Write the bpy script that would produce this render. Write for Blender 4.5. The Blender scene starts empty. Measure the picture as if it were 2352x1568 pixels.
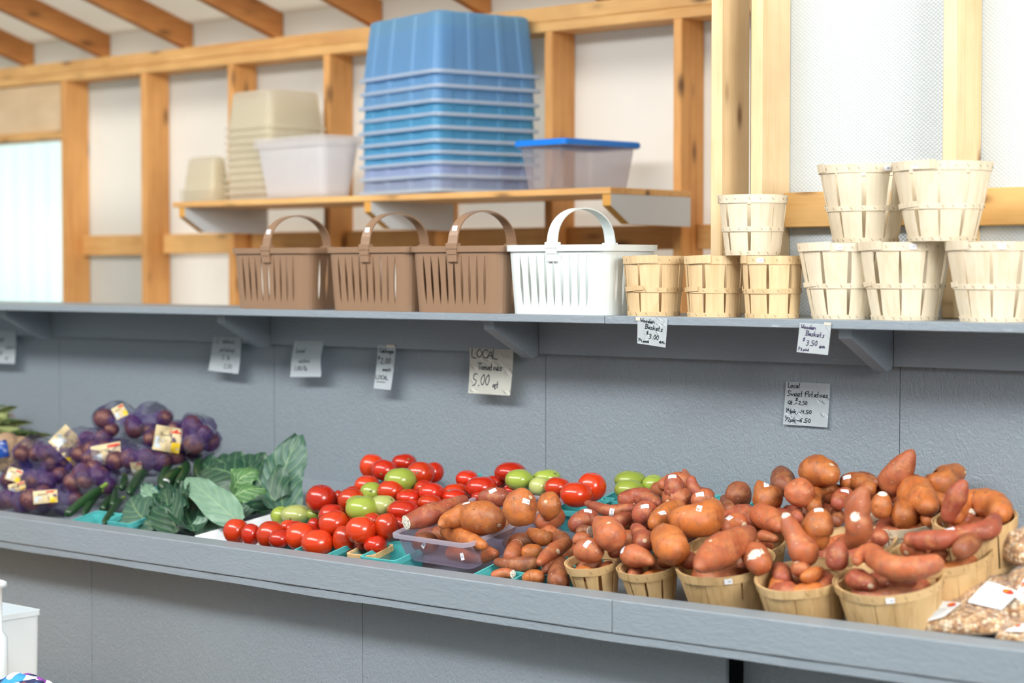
import bpy, bmesh, math, random
from mathutils import Vector, Matrix, noise
from mathutils.bvhtree import BVHTree

sc = bpy.context.scene
COL = sc.collection
PI = math.pi
R = math.radians
random.seed(7)

# ------------------------------------------------------------------ camera, world, light, exposure
F = 4573.0; CX, CY = 1176.0, 784.0; CAMZ = 1.6
TAU = math.atan(164 / F); YAW = R(41.0)
FWD = Vector((-math.sin(YAW) * math.cos(TAU), math.cos(YAW) * math.cos(TAU), -math.sin(TAU)))
RIGHT = Vector((math.cos(YAW), math.sin(YAW), 0))
UP = RIGHT.cross(FWD)
CAM = Vector((0, 0, CAMZ))
cd = bpy.data.cameras.new('camera')
cam = bpy.data.objects.new('camera', cd); COL.objects.link(cam)
cam.matrix_world = Matrix.Translation(CAM) @ Matrix((RIGHT, UP, -FWD)).transposed().to_4x4()
cd.sensor_width = 36; cd.lens = F / 2352 * 36
cd.clip_start = 0.1; cd.clip_end = 100
cd.dof.use_dof = True; cd.dof.focus_distance = 5.45; cd.dof.aperture_fstop = 1.9
sc.camera = cam

w = bpy.data.worlds.new('overcast_sky'); sc.world = w; w.use_nodes = True
w.node_tree.nodes['Background'].inputs[0].default_value = (0.93, 0.98, 1.0, 1)
w.node_tree.nodes['Background'].inputs[1].default_value = 0.40

def area(name, loc, target, sx, sy, power, col):
    l = bpy.data.lights.new(name, 'AREA'); l.shape = 'RECTANGLE'; l.size = sx; l.size_y = sy
    l.energy = power; l.color = col
    o = bpy.data.objects.new(name, l); COL.objects.link(o); o.location = loc
    o.rotation_euler = (Vector(target) - Vector(loc)).to_track_quat('-Z', 'Y').to_euler()
    return o
# daylight through the open right-hand side of the stand, then two added lamps
area('daylight_right_opening', (1.7, 1.9, 2.9), (-3.0, 4.6, 1.0), 2.2, 1.8, 225, (1.0, 0.98, 0.95))
area('added_high_front_light', (-3.3, 1.2, 4.1), (-3.8, 4.4, 0.9), 4.0, 1.2, 255, (0.93, 0.97, 1.0))  # lamp added high under the roof so the shelf shades the wall below
area('back_room_fill', (-6.8, 0.8, 4.15), (-6.2, 5.8, 2.1), 3.0, 1.0, 170, (1.0, 0.98, 0.94))  # lamp added to brighten the back room; no opening there
# hazy sun on the outside of the back wall and roof, glowing through the translucent sheets
sd_ = bpy.data.lights.new('sun_behind', 'SUN'); sd_.energy = 7.0; sd_.angle = R(12); sd_.color = (1.0, 0.98, 0.95)
so_ = bpy.data.objects.new('sun_behind', sd_); COL.objects.link(so_); so_.rotation_euler = Vector((0.35, -0.75, -0.85)).to_track_quat('-Z', 'Y').to_euler()

sc.view_settings.view_transform = 'Standard'; sc.view_settings.look = 'None'
sc.cycles.transparent_max_bounces = 64
sc.view_settings.gamma = 1; sc.view_settings.use_curve_mapping = False
sc.view_settings.exposure = 0.24

# ------------------------------------------------------------------ places
Y0, Z0 = 3.86, 0.72                                   # front inner edge of the sloping display board
TH = math.atan2(0.893 - 0.72, 4.634 - 3.86)
TN = Vector((0, -math.sin(TH), math.cos(TH)))
TO = Vector((0, Y0, Z0))
WALL = 4.634

def ray(px, py): return FWD + RIGHT * ((px - CX) / F) + UP * ((CY - py) / F)
def atY(px, py, Y):
    r = ray(px, py); return CAM + r * (Y / r.y)
def T(px, py, h):                                     # the point h above the display board
    r = ray(px, py); t = ((TO + TN * h - CAM).dot(TN)) / r.dot(TN); return CAM + r * t
def depth(p): return (p - CAM).dot(FWD)
def tray_matrix(p, rz=0):
    return Matrix.Translation(p) @ Matrix.Rotation(TH, 4, 'X') @ Matrix.Rotation(rz, 4, 'Z')
def Z1(u, v): return (u / 3.92, 880 + v / 3.92)
def Z2(u, v): return (500 + u / 3.92, 980 + v / 3.92)
def Z3(u, v): return (1050 + u / 3.92, 1040 + v / 3.92)
def Z4(u, v): return (1500 + u / 3.564, 1000 + v / 3.564)
def Z5(u, v): return (1900 + u / 3.268, 1000 + v / 3.268)
def ZC(u, v): return (840 + u / 4.704, 1100 + v / 4.704)
def ZG(u, v): return (260 + u / 4.704, 990 + v / 4.704)
def ZU(u, v): return (60 + u / 7.84, 1020 + v / 7.84)
SCL = {Z1: 3.92, Z2: 3.92, Z3: 3.92, Z4: 3.564, Z5: 3.268, ZC: 4.704, ZG: 4.704, ZU: 7.84}

# ------------------------------------------------------------------ materials
MATS = {}
def new_mat(name):
    m = bpy.data.materials.new(name); m.use_nodes = True
    nt = m.node_tree; b = nt.nodes['Principled BSDF']
    return m, nt, b
def N(nt, t, **kw):
    n = nt.nodes.new(t)
    for k, v in kw.items():
        if hasattr(n, k): setattr(n, k, v)
    return n
def L(nt, a, b): nt.links.new(a, b)
def rgb(c): return (c[0], c[1], c[2], 1)
def tex_coord(nt, scale=(1, 1, 1), which='Object'):
    tc = N(nt, 'ShaderNodeTexCoord'); mp = N(nt, 'ShaderNodeMapping'); mp.inputs['Scale'].default_value = scale
    L(nt, tc.outputs[which], mp.inputs['Vector']); return mp.outputs['Vector']
def noise_n(nt, vec, scale, detail=4, rough=0.5, dist=0):
    n = N(nt, 'ShaderNodeTexNoise'); n.inputs['Scale'].default_value = scale; n.inputs['Detail'].default_value = detail
    n.inputs['Roughness'].default_value = rough; n.inputs['Distortion'].default_value = dist
    L(nt, vec, n.inputs['Vector']); return n.outputs['Fac']
def ramp(nt, fac, stops, interp='LINEAR'):
    r = N(nt, 'ShaderNodeValToRGB'); r.color_ramp.interpolation = interp
    e = r.color_ramp.elements
    e[0].position = stops[0][0]; e[0].color = rgb(stops[0][1]); e[1].position = stops[-1][0]; e[1].color = rgb(stops[-1][1])
    for p, c in stops[1:-1]:
        x = e.new(p); x.color = rgb(c)
    L(nt, fac, r.inputs['Fac']); return r.outputs['Color']
def mixc(nt, fac, a, b, mode='MIX'):
    m = N(nt, 'ShaderNodeMix', data_type='RGBA', blend_type=mode)
    for sock, v in ((m.inputs[0], fac), (m.inputs[6], a), (m.inputs[7], b)):
        if isinstance(v, (int, float)): sock.default_value = v
        elif isinstance(v, tuple): sock.default_value = rgb(v)
        else: L(nt, v, sock)
    return m.outputs[2]
def bump(nt, b, h, strength=0.3, dist=0.01):
    n = N(nt, 'ShaderNodeBump'); n.inputs['Strength'].default_value = strength; n.inputs['Distance'].default_value = dist
    L(nt, h, n.inputs['Height']); L(nt, n.outputs['Normal'], b.inputs['Normal']); return n
def obj_random(nt): return N(nt, 'ShaderNodeObjectInfo').outputs['Random']

def mat(name, col, rough=0.5, **kw):
    if name in MATS: return MATS[name]
    m, nt, b = new_mat(name)
    b.inputs['Base Color'].default_value = rgb(col); b.inputs['Roughness'].default_value = rough
    for k, v in kw.items(): b.inputs[k.replace('_', ' ')].default_value = v
    MATS[name] = m; return m

def paint_mat(name, col, streak=(1, 1, 1), bs=0.5):
    m, nt, b = new_mat(name)
    v = tex_coord(nt, (1, 1, 1)); big = noise_n(nt, v, 1.7, 5, 0.6)
    c = mixc(nt, big, tuple(x * 0.90 for x in col), tuple(x * 1.08 for x in col))
    v3 = tex_coord(nt, streak)
    sp = noise_n(nt, v3, 60, 2, 0.5)
    spf = ramp(nt, sp, [(0.74, (0, 0, 0)), (0.80, (1, 1, 1))])
    c = mixc(nt, spf, c, tuple(min(1, x * 1.35) for x in col))
    L(nt, c, b.inputs['Base Color']); b.inputs['Roughness'].default_value = 0.42
    n1 = noise_n(nt, v3, 55, 3, 0.6, 1.5); n2 = noise_n(nt, v3, 170, 2, 0.5, 0.5)
    vs = tex_coord(nt, (streak[0] * 1.0, streak[1], streak[2] * 0.35)); n3 = noise_n(nt, vs, 75, 2, 0.5, 2.5)
    a = N(nt, 'ShaderNodeMath', operation='ADD'); L(nt, n1, a.inputs[0]); L(nt, n3, a.inputs[1])
    a2 = N(nt, 'ShaderNodeMath', operation='MULTIPLY_ADD'); L(nt, n2, a2.inputs[0]); a2.inputs[1].default_value = 0.35; L(nt, a.outputs[0], a2.inputs[2])
    bump(nt, b, a2.outputs[0], bs, 0.004)
    MATS[name] = m; return m

def wood_mat(name, light, dark, axis='Z', knots=True, contrast=1.0):
    m, nt, b = new_mat(name)
    s = {'X': (0.06, 1, 1), 'Y': (1, 0.06, 1), 'Z': (1, 1, 0.06)}[axis]
    tc = N(nt, 'ShaderNodeTexCoord'); oi = N(nt, 'ShaderNodeObjectInfo')
    off = N(nt, 'ShaderNodeVectorMath', operation='SCALE'); comb = N(nt, 'ShaderNodeCombineXYZ')
    for i in range(3): L(nt, oi.outputs['Random'], comb.inputs[i])
    L(nt, comb.outputs[0], off.inputs[0]); off.inputs['Scale'].default_value = 37.0
    add = N(nt, 'ShaderNodeVectorMath', operation='ADD'); L(nt, tc.outputs['Object'], add.inputs[0]); L(nt, off.outputs[0], add.inputs[1])
    mp = N(nt, 'ShaderNodeMapping'); mp.inputs['Scale'].default_value = s; L(nt, add.outputs[0], mp.inputs['Vector'])
    g = noise_n(nt, mp.outputs[0], 55, 5, 0.6, 0.6)
    g2 = noise_n(nt, mp.outputs[0], 9, 3, 0.5, 0.3)
    gm = N(nt, 'ShaderNodeMath', operation='MULTIPLY_ADD'); L(nt, g2, gm.inputs[0]); gm.inputs[1].default_value = 0.8; L(nt, g, gm.inputs[2])
    c = ramp(nt, gm.outputs[0], [(0.55, dark), (0.95, light)])
    blot = noise_n(nt, add.outputs[0], 4.0, 3, 0.5)
    c = mixc(nt, ramp(nt, blot, [(0.3, (0, 0, 0)), (0.75, (0.5, 0.5, 0.5))]), c, tuple(x * 0.72 for x in dark))
    if knots:
        s2 = {'X': (0.35, 1, 1), 'Y': (1, 0.35, 1), 'Z': (1, 1, 0.35)}[axis]
        mp2 = N(nt, 'ShaderNodeMapping'); mp2.inputs['Scale'].default_value = s2; L(nt, add.outputs[0], mp2.inputs['Vector'])
        vo = N(nt, 'ShaderNodeTexVoronoi'); vo.inputs['Scale'].default_value = 11.0; L(nt, mp2.outputs[0], vo.inputs['Vector'])
        k = ramp(nt, vo.outputs['Distance'], [(0.05, (1, 1, 1)), (0.10, (0.75, 0.75, 0.75)), (0.2, (0.12, 0.12, 0.12)), (0.3, (0, 0, 0))])
        c = mixc(nt, k, c, (0.16, 0.07, 0.02))
    L(nt, c, b.inputs['Base Color']); b.inputs['Roughness'].default_value = 0.6
    bump(nt, b, g, 0.12, 0.002)
    MATS[name] = m; return m

GRAY = paint_mat('gray_blue_paint', (0.235, 0.275, 0.31), bs=0.6)
GRAYB = paint_mat('gray_blue_board_paint', (0.24, 0.283, 0.322), (0.25, 1, 1), 0.35)
PINE = wood_mat('pale_pine', (0.82, 0.63, 0.38), (0.70, 0.47, 0.22), 'Z')
PINEX = wood_mat('pale_pine_rail', (0.70, 0.42, 0.15), (0.56, 0.29, 0.08), 'X')
OLD = wood_mat('light_tinted_pine', (0.86, 0.45, 0.15), (0.62, 0.26, 0.065), 'Z')  # these three: pine with the back room's warm bounced light in the colour
TINTEDX = wood_mat('light_tinted_plate', (0.88, 0.53, 0.20), (0.68, 0.31, 0.085), 'X')
TINTEDY = wood_mat('light_tinted_rafter', (0.62, 0.27, 0.075), (0.40, 0.14, 0.035), 'Y')
HEADER = wood_mat('plywood_header', (0.86, 0.66, 0.42), (0.78, 0.54, 0.30), 'X')
SPLINT = wood_mat('white_splint', (0.80, 0.71, 0.55), (0.64, 0.52, 0.34), 'Z', False)
SPLINT2 = wood_mat('tan_splint', (0.74, 0.51, 0.25), (0.46, 0.27, 0.10), 'Z', False)
SPLINT3 = wood_mat('warm_splint', (0.76, 0.57, 0.33), (0.58, 0.38, 0.18), 'Z', False)

def translucent_mat(name, col, trans=0.6, rough=0.5, bumpy=None):
    m, nt, b = new_mat(name)
    out = nt.nodes['Material Output']
    b.inputs['Base Color'].default_value = rgb(col); b.inputs['Roughness'].default_value = rough
    t = N(nt, 'ShaderNodeBsdfTranslucent'); t.inputs['Color'].default_value = rgb(col)
    mx = N(nt, 'ShaderNodeMixShader'); mx.inputs[0].default_value = trans
    L(nt, b.outputs[0], mx.inputs[1]); L(nt, t.outputs[0], mx.inputs[2]); L(nt, mx.outputs[0], out.inputs['Surface'])
    if bumpy == 'bubble':
        v = tex_coord(nt, (1, 1, 1.0)); vo = N(nt, 'ShaderNodeTexVoronoi'); vo.inputs['Scale'].default_value = 105; vo.feature = 'SMOOTH_F1'
        mp_ = v.node; mp_.inputs['Rotation'].default_value = (0, R(45), 0); mp_.inputs['Scale'].default_value = (1, 0.02, 1.25)
        vo.inputs['Randomness'].default_value = 0.10; L(nt, v, vo.inputs['Vector'])
        bm = bump(nt, b, vo.outputs['Distance'], 0.5, 0.005); L(nt, bm.outputs[0], t.inputs['Normal'])
        c = ramp(nt, vo.outputs['Distance'], [(0.0, tuple(min(1, x * 1.04) for x in col)), (0.9, tuple(x * 0.88 for x in col))])
        L(nt, c, b.inputs['Base Color']); L(nt, c, t.inputs['Color'])
    elif bumpy == 'wrap':
        v = tex_coord(nt); n = noise_n(nt, v, 2.2, 4, 0.6)
        c = mixc(nt, n, tuple(x * 0.93 for x in col), col); L(nt, c, b.inputs['Base Color']); L(nt, c, t.inputs['Color'])
    MATS[name] = m; return m
BUBBLE = translucent_mat('bubble_plastic', (0.66, 0.715, 0.735), 0.16, 0.25, 'bubble')
WRAP = translucent_mat('white_sheathing', (0.86, 0.83, 0.78), 0.50, 0.6, 'wrap')
ROOFM = translucent_mat('white_roof_sheet', (0.82, 0.80, 0.74), 0.42, 0.7, 'wrap')
CORR = translucent_mat('corrugated_panel', (0.76, 0.86, 0.86), 0.7, 0.5)

def clear_mat(name, col, alpha=0.45, rough=0.25):
    """milky see-through plastic"""
    m, nt, b = new_mat(name); out = nt.nodes['Material Output']
    b.inputs['Base Color'].default_value = rgb(col); b.inputs['Roughness'].default_value = rough
    t = N(nt, 'ShaderNodeBsdfTransparent'); t.inputs[0].default_value = rgb(tuple(0.5 + 0.5 * x for x in col))
    tl = N(nt, 'ShaderNodeBsdfTranslucent'); tl.inputs[0].default_value = rgb(col)
    m1 = N(nt, 'ShaderNodeMixShader'); m1.inputs[0].default_value = 0.6; L(nt, b.outputs[0], m1.inputs[1]); L(nt, tl.outputs[0], m1.inputs[2])
    fr = N(nt, 'ShaderNodeLayerWeight'); fr.inputs[0].default_value = 0.35
    mr = N(nt, 'ShaderNodeMapRange'); L(nt, fr.outputs['Facing'], mr.inputs[0]); mr.inputs[3].default_value = alpha; mr.inputs[4].default_value = min(1, alpha + 0.35)
    mx = N(nt, 'ShaderNodeMixShader'); L(nt, mr.outputs[0], mx.inputs[0]); L(nt, t.outputs[0], mx.inputs[1]); L(nt, m1.outputs[0], mx.inputs[2])
    L(nt, mx.outputs[0], out.inputs['Surface'])
    MATS[name] = m; return m
CLEAR = clear_mat('clear_box_plastic', (0.74, 0.70, 0.82), 0.09, 0.12)
CLEARRIM = clear_mat('clear_rim_plastic', (0.78, 0.75, 0.84), 0.45, 0.2)
BLUEP = clear_mat('blue_tote_plastic', (0.46, 0.75, 0.94), 0.5, 0.3)
BLUEP2 = clear_mat('grey_blue_tote_plastic', (0.68, 0.77, 0.95), 0.62, 0.3)
BLUEP3 = clear_mat('teal_blue_tote_plastic', (0.26, 0.70, 0.90), 0.62, 0.3)
TOTERIM = clear_mat('tote_rim_plastic', (0.80, 0.89, 0.98), 0.85, 0.3)
MILKY = clear_mat('milky_tub_plastic', (0.97, 0.95, 0.88), 0.30, 0.35)
MILKYW = clear_mat('white_tub_plastic', (0.98, 0.98, 0.99), 0.34, 0.3)
FROST = clear_mat('frosted_bin_plastic', (0.84, 0.84, 0.88), 0.14, 0.25)
FILM = clear_mat('clear_film', (0.92, 0.90, 0.92), 0.04, 0.06)
LIDB = mat('blue_lid_plastic', (0.0, 0.22, 0.85), 0.35)
TANP = mat('tan_basket_plastic', (0.27, 0.165, 0.10), 0.28)
WHITEP = mat('white_basket_plastic', (0.66, 0.72, 0.72), 0.35, Subsurface_Weight=0.0)
TUBW = mat('white_tub_hard_plastic', (0.66, 0.73, 0.77), 0.35)
PURPIN = mat('purple_print', (0.10, 0.05, 0.42), 0.5)
PAPER = mat('paper', (0.72, 0.78, 0.81), 0.7)
PAPERC = mat('cream_card', (0.80, 0.80, 0.72), 0.7)
INK = mat('black_ink', (0.01, 0.015, 0.03), 0.6)
INKB = mat('violet_ink', (0.035, 0.02, 0.10), 0.6)
INKF = mat('grey_ink', (0.12, 0.14, 0.17), 0.6)
STAPLE = mat('dark_staple', (0.16, 0.11, 0.07), 0.5)
TAPE = mat('masking_tape', (0.60, 0.56, 0.48), 0.5)
CUT = None
def cut_mat():
    m, nt, b = new_mat('cut_potato_flesh'); v = tex_coord(nt)
    n = noise_n(nt, v, 190, 3, 0.6)
    c = ramp(nt, n, [(0.36, (0.22, 0.13, 0.06)), (0.46, (0.78, 0.72, 0.60)), (0.7, (0.90, 0.88, 0.80))])
    L(nt, c, b.inputs['Base Color']); b.inputs['Roughness'].default_value = 0.7; bump(nt, b, n, 0.5, 0.002)
    return m
CUT = cut_mat()
PSCAR = mat('pale_scar_skin', (0.58, 0.44, 0.30), 0.8)

def potato_mat(name, a, bcol, c3):
    m, nt, b = new_mat(name)
    tc = N(nt, 'ShaderNodeTexCoord'); v = tc.outputs['Object']
    oi = obj_random(nt)
    n = noise_n(nt, v, 13, 4, 0.55, 0.4)
    c = ramp(nt, n, [(0.34, a), (0.52, bcol), (0.70, c3)])
    hs = N(nt, 'ShaderNodeHueSaturation'); L(nt, c, hs.inputs['Color'])
    mr = N(nt, 'ShaderNodeMapRange'); L(nt, oi, mr.inputs[0]); mr.inputs[3].default_value = 0.82; mr.inputs[4].default_value = 1.12
    L(nt, mr.outputs[0], hs.inputs['Value']); c = hs.outputs[0]
    dirt = noise_n(nt, v, 70, 4, 0.7)
    c = mixc(nt, ramp(nt, dirt, [(0.50, (0, 0, 0)), (0.68, (0.6, 0.6, 0.6))]), c, (0.24, 0.12, 0.065))
    big = noise_n(nt, v, 26, 3, 0.6)
    c = mixc(nt, ramp(nt, noise_n(nt, v, 34, 4, 0.7, 0.8), [(0.56, (0, 0, 0)), (0.66, (0.45, 0.45, 0.45))]), c, tuple(x * 0.55 for x in a))
    c = mixc(nt, ramp(nt, big, [(0.52, (0, 0, 0)), (0.70, (0.5, 0.5, 0.5))]), c, (0.55, 0.24, 0.09))
    vo = N(nt, 'ShaderNodeTexVoronoi'); vo.inputs['Scale'].default_value = 120; mq = N(nt, 'ShaderNodeMapping'); mq.inputs['Scale'].default_value = (0.45, 1, 1.3); L(nt, v, mq.inputs['Vector']); L(nt, mq.outputs[0], vo.inputs['Vector'])
    vr = N(nt, 'ShaderNodeSeparateColor'); L(nt, vo.outputs['Color'], vr.inputs[0])
    sel = N(nt, 'ShaderNodeMath', operation='GREATER_THAN'); L(nt, vr.outputs[0], sel.inputs[0]); sel.inputs[1].default_value = 0.90
    dot = ramp(nt, vo.outputs['Distance'], [(0.14, (1, 1, 1)), (0.26, (0, 0, 0))])
    mu = N(nt, 'ShaderNodeMath', operation='MULTIPLY'); L(nt, sel.outputs[0], mu.inputs[0]); L(nt, dot, mu.inputs[1])
    c = mixc(nt, mu.outputs[0], c, (0.50, 0.32, 0.18))
    s2 = N(nt, 'ShaderNodeMath', operation='LESS_THAN'); L(nt, vr.outputs[1], s2.inputs[0]); s2.inputs[1].default_value = 0.10
    mu2 = N(nt, 'ShaderNodeMath', operation='MULTIPLY'); L(nt, s2.outputs[0], mu2.inputs[0]); L(nt, dot, mu2.inputs[1])
    c = mixc(nt, mu2.outputs[0], c, (0.13, 0.05, 0.03))
    L(nt, c, b.inputs['Base Color']); b.inputs['Roughness'].default_value = 0.46
    b.inputs['Specular IOR Level'].default_value = 0.4
    bump(nt, b, noise_n(nt, v, 70, 5, 0.7), 0.5, 0.003)
    return m
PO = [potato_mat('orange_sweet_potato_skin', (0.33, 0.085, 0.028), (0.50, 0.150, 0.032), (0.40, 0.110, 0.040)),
      potato_mat('red_sweet_potato_skin', (0.25, 0.055, 0.030), (0.37, 0.085, 0.042), (0.28, 0.066, 0.048)),
      potato_mat('pinkish_sweet_potato_skin', (0.34, 0.082, 0.034), (0.47, 0.130, 0.048), (0.37, 0.098, 0.052)),
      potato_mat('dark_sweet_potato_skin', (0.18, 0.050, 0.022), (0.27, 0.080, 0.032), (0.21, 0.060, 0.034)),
      potato_mat('purple_red_potato_skin', (0.085, 0.030, 0.032), (0.15, 0.052, 0.044), (0.10, 0.034, 0.038))]

def tomato_mat(name, a, b_, top):
    m, nt, b = new_mat(name); v = tex_coord(nt); n = noise_n(nt, v, 9, 3, 0.5)
    c = mixc(nt, n, a, b_)
    hs = N(nt, 'ShaderNodeHueSaturation'); L(nt, c, hs.inputs['Color'])
    mr = N(nt, 'ShaderNodeMapRange'); L(nt, obj_random(nt), mr.inputs[0]); mr.inputs[3].default_value = 0.8; mr.inputs[4].default_value = 1.15
    L(nt, mr.outputs[0], hs.inputs['Value'])
    sp = noise_n(nt, v, 260, 2, 0.5)
    c = mixc(nt, ramp(nt, sp, [(0.66, (0, 0, 0)), (0.76, (0.25, 0.25, 0.25))]), hs.outputs[0], top)
    L(nt, c, b.inputs['Base Color']); b.inputs['Roughness'].default_value = 0.22
    b.inputs['Coat Weight'].default_value = 0.35; b.inputs['Coat Roughness'].default_value = 0.12
    return m
TR = tomato_mat('red_tomato_skin', (0.42, 0.010, 0.004), (0.55, 0.028, 0.005), (0.6, 0.12, 0.02))
TRO = tomato_mat('orange_red_tomato_skin', (0.50, 0.022, 0.004), (0.58, 0.046, 0.005), (0.7, 0.2, 0.03))
TG = tomato_mat('green_tomato_skin', (0.22, 0.32, 0.03), (0.35, 0.42, 0.07), (0.5, 0.55, 0.2))
TGP = tomato_mat('pale_green_tomato_skin', (0.36, 0.42, 0.10), (0.48, 0.52, 0.19), (0.6, 0.6, 0.3))
SCAR = mat('brown_stem_scar', (0.16, 0.13, 0.05), 0.8)
def teal_mat(name, col):
    m, nt, b = new_mat(name); v = tex_coord(nt); n = noise_n(nt, v, 60, 4, 0.7)
    L(nt, mixc(nt, n, tuple(x * 0.75 for x in col), tuple(x * 1.2 for x in col)), b.inputs['Base Color']); b.inputs['Roughness'].default_value = 0.9
    bump(nt, b, n, 0.4, 0.002); return m
TEAL = teal_mat('teal_pulp', (0.07, 0.40, 0.40)); TEALP = teal_mat('pale_green_splint', (0.24, 0.33, 0.26))
def squash_mat():
    m, nt, b = new_mat('zucchini_skin'); v = tex_coord(nt); n = noise_n(nt, v, 120, 3, 0.6); n2 = noise_n(nt, v, 10, 2, 0.5)
    c = mixc(nt, n2, (0.006, 0.030, 0.014), (0.022, 0.075, 0.022))
    c = mixc(nt, ramp(nt, n, [(0.6, (0, 0, 0)), (0.72, (0.35, 0.35, 0.35))]), c, (0.12, 0.22, 0.08))
    L(nt, c, b.inputs['Base Color']); b.inputs['Roughness'].default_value = 0.3; return m
ZUC = squash_mat(); ZSTEM = teal_mat('zucchini_stem', (0.17, 0.28, 0.04))

def leaf_mat(name, dark, light, vein, back):
    m, nt, b = new_mat(name)
    uv = N(nt, 'ShaderNodeUVMap'); sp = N(nt, 'ShaderNodeSeparateXYZ'); L(nt, uv.outputs[0], sp.inputs[0])
    tc = N(nt, 'ShaderNodeTexCoord'); nz = noise_n(nt, tc.outputs['Object'], 22, 4, 0.6)
    a = N(nt, 'ShaderNodeMath', operation='SUBTRACT'); L(nt, sp.outputs[0], a.inputs[0]); a.inputs[1].default_value = 0.5
    ab = N(nt, 'ShaderNodeMath', operation='ABSOLUTE'); L(nt, a.outputs[0], ab.inputs[0])
    # side veins run outward and upward from the midrib
    q = N(nt, 'ShaderNodeMath', operation='MULTIPLY_ADD'); L(nt, ab.outputs[0], q.inputs[0]); q.inputs[1].default_value = -0.75; L(nt, sp.outputs[1], q.inputs[2])
    q2 = N(nt, 'ShaderNodeMath', operation='MULTIPLY_ADD'); L(nt, nz, q2.inputs[0]); q2.inputs[1].default_value = 0.10; L(nt, q.outputs[0], q2.inputs[2])
    q3 = N(nt, 'ShaderNodeMath', operation='MULTIPLY'); L(nt, q2.outputs[0], q3.inputs[0]); q3.inputs[1].default_value = 6.0
    q4 = N(nt, 'ShaderNodeMath', operation='PINGPONG'); L(nt, q3.outputs[0], q4.inputs[0]); q4.inputs[1].default_value = 0.5
    sv = ramp(nt, q4.outputs[0], [(0.0, (0.75, 0.75, 0.75)), (0.05, (0.45, 0.45, 0.45)), (0.13, (0, 0, 0))])
    mid = ramp(nt, ab.outputs[0], [(0.010, (1, 1, 1)), (0.030, (0, 0, 0))])
    f = N(nt, 'ShaderNodeMath', operation='MAXIMUM'); L(nt, sv, f.inputs[0]); L(nt, mid, f.inputs[1])
    base = mixc(nt, nz, dark, light)
    c = mixc(nt, f.outputs[0], base, vein)
    geo = N(nt, 'ShaderNodeNewGeometry')
    c = mixc(nt, geo.outputs['Backfacing'], c, back)
    L(nt, c, b.inputs['Base Color']); b.inputs['Roughness'].default_value = 0.42
    bump(nt, b, q4.outputs[0], 0.5, 0.006)
    return m
LEAFD = leaf_mat('dark_cabbage_leaf', (0.012, 0.050, 0.030), (0.024, 0.082, 0.046), (0.09, 0.19, 0.09), (0.16, 0.27, 0.19))
LEAFB = leaf_mat('blue_green_cabbage_leaf', (0.028, 0.088, 0.062), (0.055, 0.135, 0.092), (0.14, 0.235, 0.12), (0.20, 0.33, 0.26))
LEAFP = leaf_mat('pale_cabbage_leaf', (0.13, 0.25, 0.175), (0.18, 0.31, 0.22), (0.22, 0.35, 0.22), (0.17, 0.28, 0.2))
LEAFH = leaf_mat('cabbage_head_leaf', (0.045, 0.14, 0.045), (0.09, 0.21, 0.07), (0.2, 0.34, 0.13), (0.2, 0.35, 0.2))
HUSK = teal_mat('corn_husk', (0.30, 0.34, 0.13)); HUSKD = teal_mat('green_husk', (0.10, 0.17, 0.05)); SILK = teal_mat('brown_corn_silk', (0.19, 0.10, 0.04))
def net_mat(name, col, hole):
    m, nt, b = new_mat(name); out = nt.nodes['Material Output']; v = tex_coord(nt)
    n = noise_n(nt, v, 16, 2, 0.5)
    ch = N(nt, 'ShaderNodeTexVoronoi'); ch.inputs['Scale'].default_value = 260; L(nt, v, ch.inputs['Vector'])
    b.inputs['Base Color'].default_value = rgb(col); b.inputs['Roughness'].default_value = 0.16; bump(nt, b, noise_n(nt, v, 60, 3, 0.7), 0.9, 0.01)
    t = N(nt, 'ShaderNodeBsdfTransparent')
    a = ramp(nt, n, [(0.46, (hole, hole, hole)), (0.62, (0.75, 0.75, 0.75))])
    g = ramp(nt, ch.outputs['Distance'], [(0.2, (0.6, 0.6, 0.6)), (0.6, (1, 1, 1))])
    mu = N(nt, 'ShaderNodeMath', operation='MULTIPLY'); L(nt, a, mu.inputs[0]); L(nt, g, mu.inputs[1])
    mx = N(nt, 'ShaderNodeMixShader'); L(nt, mu.outputs[0], mx.inputs[0]); L(nt, t.outputs[0], mx.inputs[1]); L(nt, b.outputs[0], mx.inputs[2])
    L(nt, mx.outputs[0], out.inputs['Surface']); return m
NET = net_mat('purple_net', (0.045, 0.016, 0.125), 0.18)
BLUEBAG = mat('blue_bag_film', (0.010, 0.06, 0.30), 0.25)
TANBAG = mat('tan_bag_film', (0.36, 0.24, 0.15), 0.3)
LABC = mat('cream_label', (0.62, 0.50, 0.28), 0.5); LABY = mat('yellow_print', (0.85, 0.58, 0.01), 0.35)
LABR = mat('red_print', (0.58, 0.05, 0.03), 0.4); LABG = mat('grey_barcode_label', (0.55, 0.60, 0.62), 0.5)
LABD = mat('dark_print', (0.10, 0.08, 0.05), 0.6); GOLD = mat('yellow_clip', (0.85, 0.65, 0.12), 0.25)
GREENP = mat('green_print', (0.01, 0.10, 0.05), 0.6)
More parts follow.
